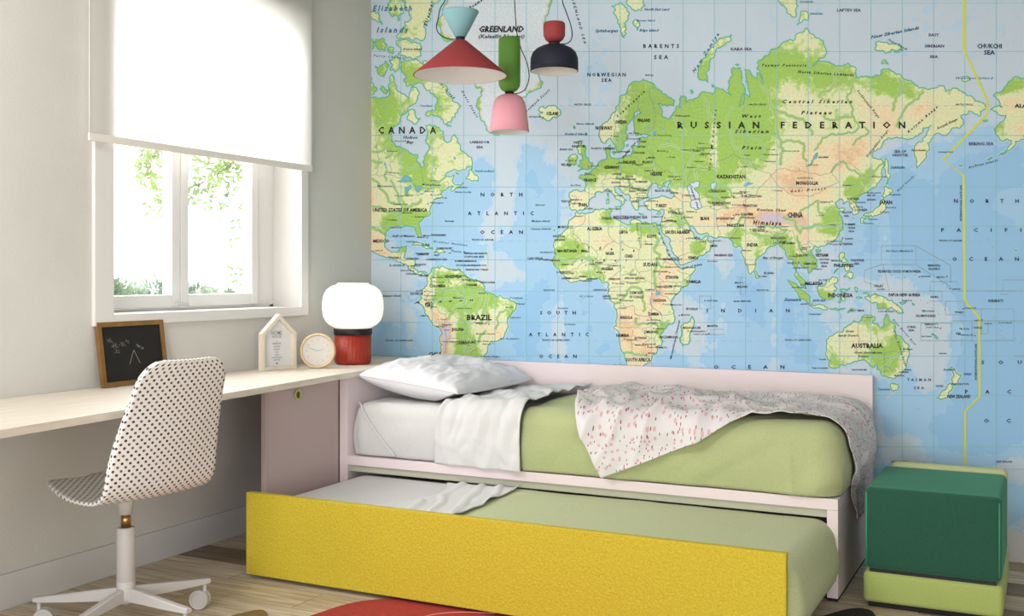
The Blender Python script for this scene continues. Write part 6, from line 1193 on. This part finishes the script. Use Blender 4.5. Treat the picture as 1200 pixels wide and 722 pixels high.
# house-shaped frame
HA, HB = Vector((.094, -1.052, .761)), Vector((.150, -.868, .761))
ex = (HB - HA).normalized(); ey = ex.cross(Vector((0,0,1))).normalized()   # faces the room
Wd = (HB-HA).length
def HM(a, b, h): return HA + ex*a + Vector((0,0,b)) + ey*h
hs = thing('house_frame', 'small pale wooden frame shaped like a house holding a printed card', 'picture frame', (HA + ex*Wd/2))
eav, apx, fw = .172, .262, .016
out = [(0,0),(Wd,0),(Wd,eav),(Wd/2,apx),(0,eav)]; inn = [(fw,fw),(Wd-fw,fw),(Wd-fw,eav-.006),(Wd/2,apx-.023),(fw,eav-.006)]
bm = bmesh.new(); F0 = [bm.verts.new(HM(a,b_,.014)) for a,b_ in out]; F1 = [bm.verts.new(HM(a,b_,.014)) for a,b_ in inn]
G0 = [bm.verts.new(HM(a,b_,-.014)) for a,b_ in out]; G1 = [bm.verts.new(HM(a,b_,-.014)) for a,b_ in inn]
for i in range(5):
    j = (i+1) % 5
    bm.faces.new((F0[i],F0[j],F1[j],F1[i])); bm.faces.new((G0[j],G0[i],G1[i],G1[j])); bm.faces.new((G0[i],G0[j],F0[j],F0[i])); bm.faces.new((F1[i],F1[j],G1[j],G1[i]))
M_birch = mat('pale_birch', 'e3d8c4', .5, .1, 60, .1, 12, dist=.0008)
obj('frame', bm, M_birch, hs)
cdv = obj('card', prism(inn, -.012, -.008, HM), mat('card_white', 'd8d8da', .8), hs)
tx = bmesh.new()
for s, zc_, sz in (('HOME', .172, .026), ('HOUSE', .155, .020), ('IS', .134, .010), ('WHERE WE', .122, .011), ('ALWAYS', .108, .011), ('LAUGH', .095, .011), ('AND', .082, .010), ('LOVE', .069, .012), ('LIVE TOGETHER', .056, .010), ('FOR EVER', .045, .010), ('\u2665', .028, .012)):
    merge(tx, text_mesh(s, sz, lambda a, c: HM(Wd/2 + a*.82, zc_ + c, -.0074), .0002))
obj('card_print', tx, M_num, cdv)

# chalkboard leaning on the wall
kb = thing('chalkboard', 'small chalkboard with a wooden frame leaning on the wall behind the chair', 'chalkboard', (.04, -1.77, .761))
tilt = math.atan2(.036, .25)
def KM(a, b, h): return Vector((.052 - b*math.sin(tilt) + h*math.cos(tilt), -1.942 + a, .7615 + b*math.cos(tilt) + h*math.sin(tilt)))
KW, KH, kf = .352, .258, .019
bm = bmesh.new()
for x0, x1, y0, y1 in ((0,kf,0,KH),(KW-kf,KW,0,KH),(kf,KW-kf,0,kf),(kf,KW-kf,KH-kf,KH)):
    q = prism([(x0,y0),(x1,y0),(x1,y1),(x0,y1)], -.012, .006, KM); merge(bm, q)
obj('frame', bm, mat('walnut_stain', '8a6430', .5, .2, 50, .3, 20, dist=.001), kb)
bd = obj('slate', prism([(kf,kf),(KW-kf,kf),(KW-kf,KH-kf),(kf,KH-kf)], -.009, .0, KM), mat('slate_black', '1d1a18', .8, .2, 60, .3, 15), kb)
M_chalk = mat('chalk', '8f8d8a', .95)
bm = bmesh.new()
def chalk(pts, r=.0007):
    tube([KM(a, b_, .0008) for a, b_ in pts], r, 5, bm)
chalk([(.150,.085),(.178,.140),(.205,.085)], .0011)
rc = random.Random(9)
for cx_, cy_, n_, sp_ in ((.06,.185,4,.03),(.085,.165,5,.035),(.12,.165,4,.03),(.205,.155,6,.025),(.225,.145,6,.015),(.09,.14,4,.03),(.15,.175,3,.03)):
    x, y = cx_, cy_; P = []
    for q in range(n_*3):
        P.append((x + rc.uniform(-sp_, sp_)*.6, y + rc.uniform(-sp_, sp_)*.35))
    chalk(P, .00035)
obj('chalk_drawing', bm, M_chalk, bd)
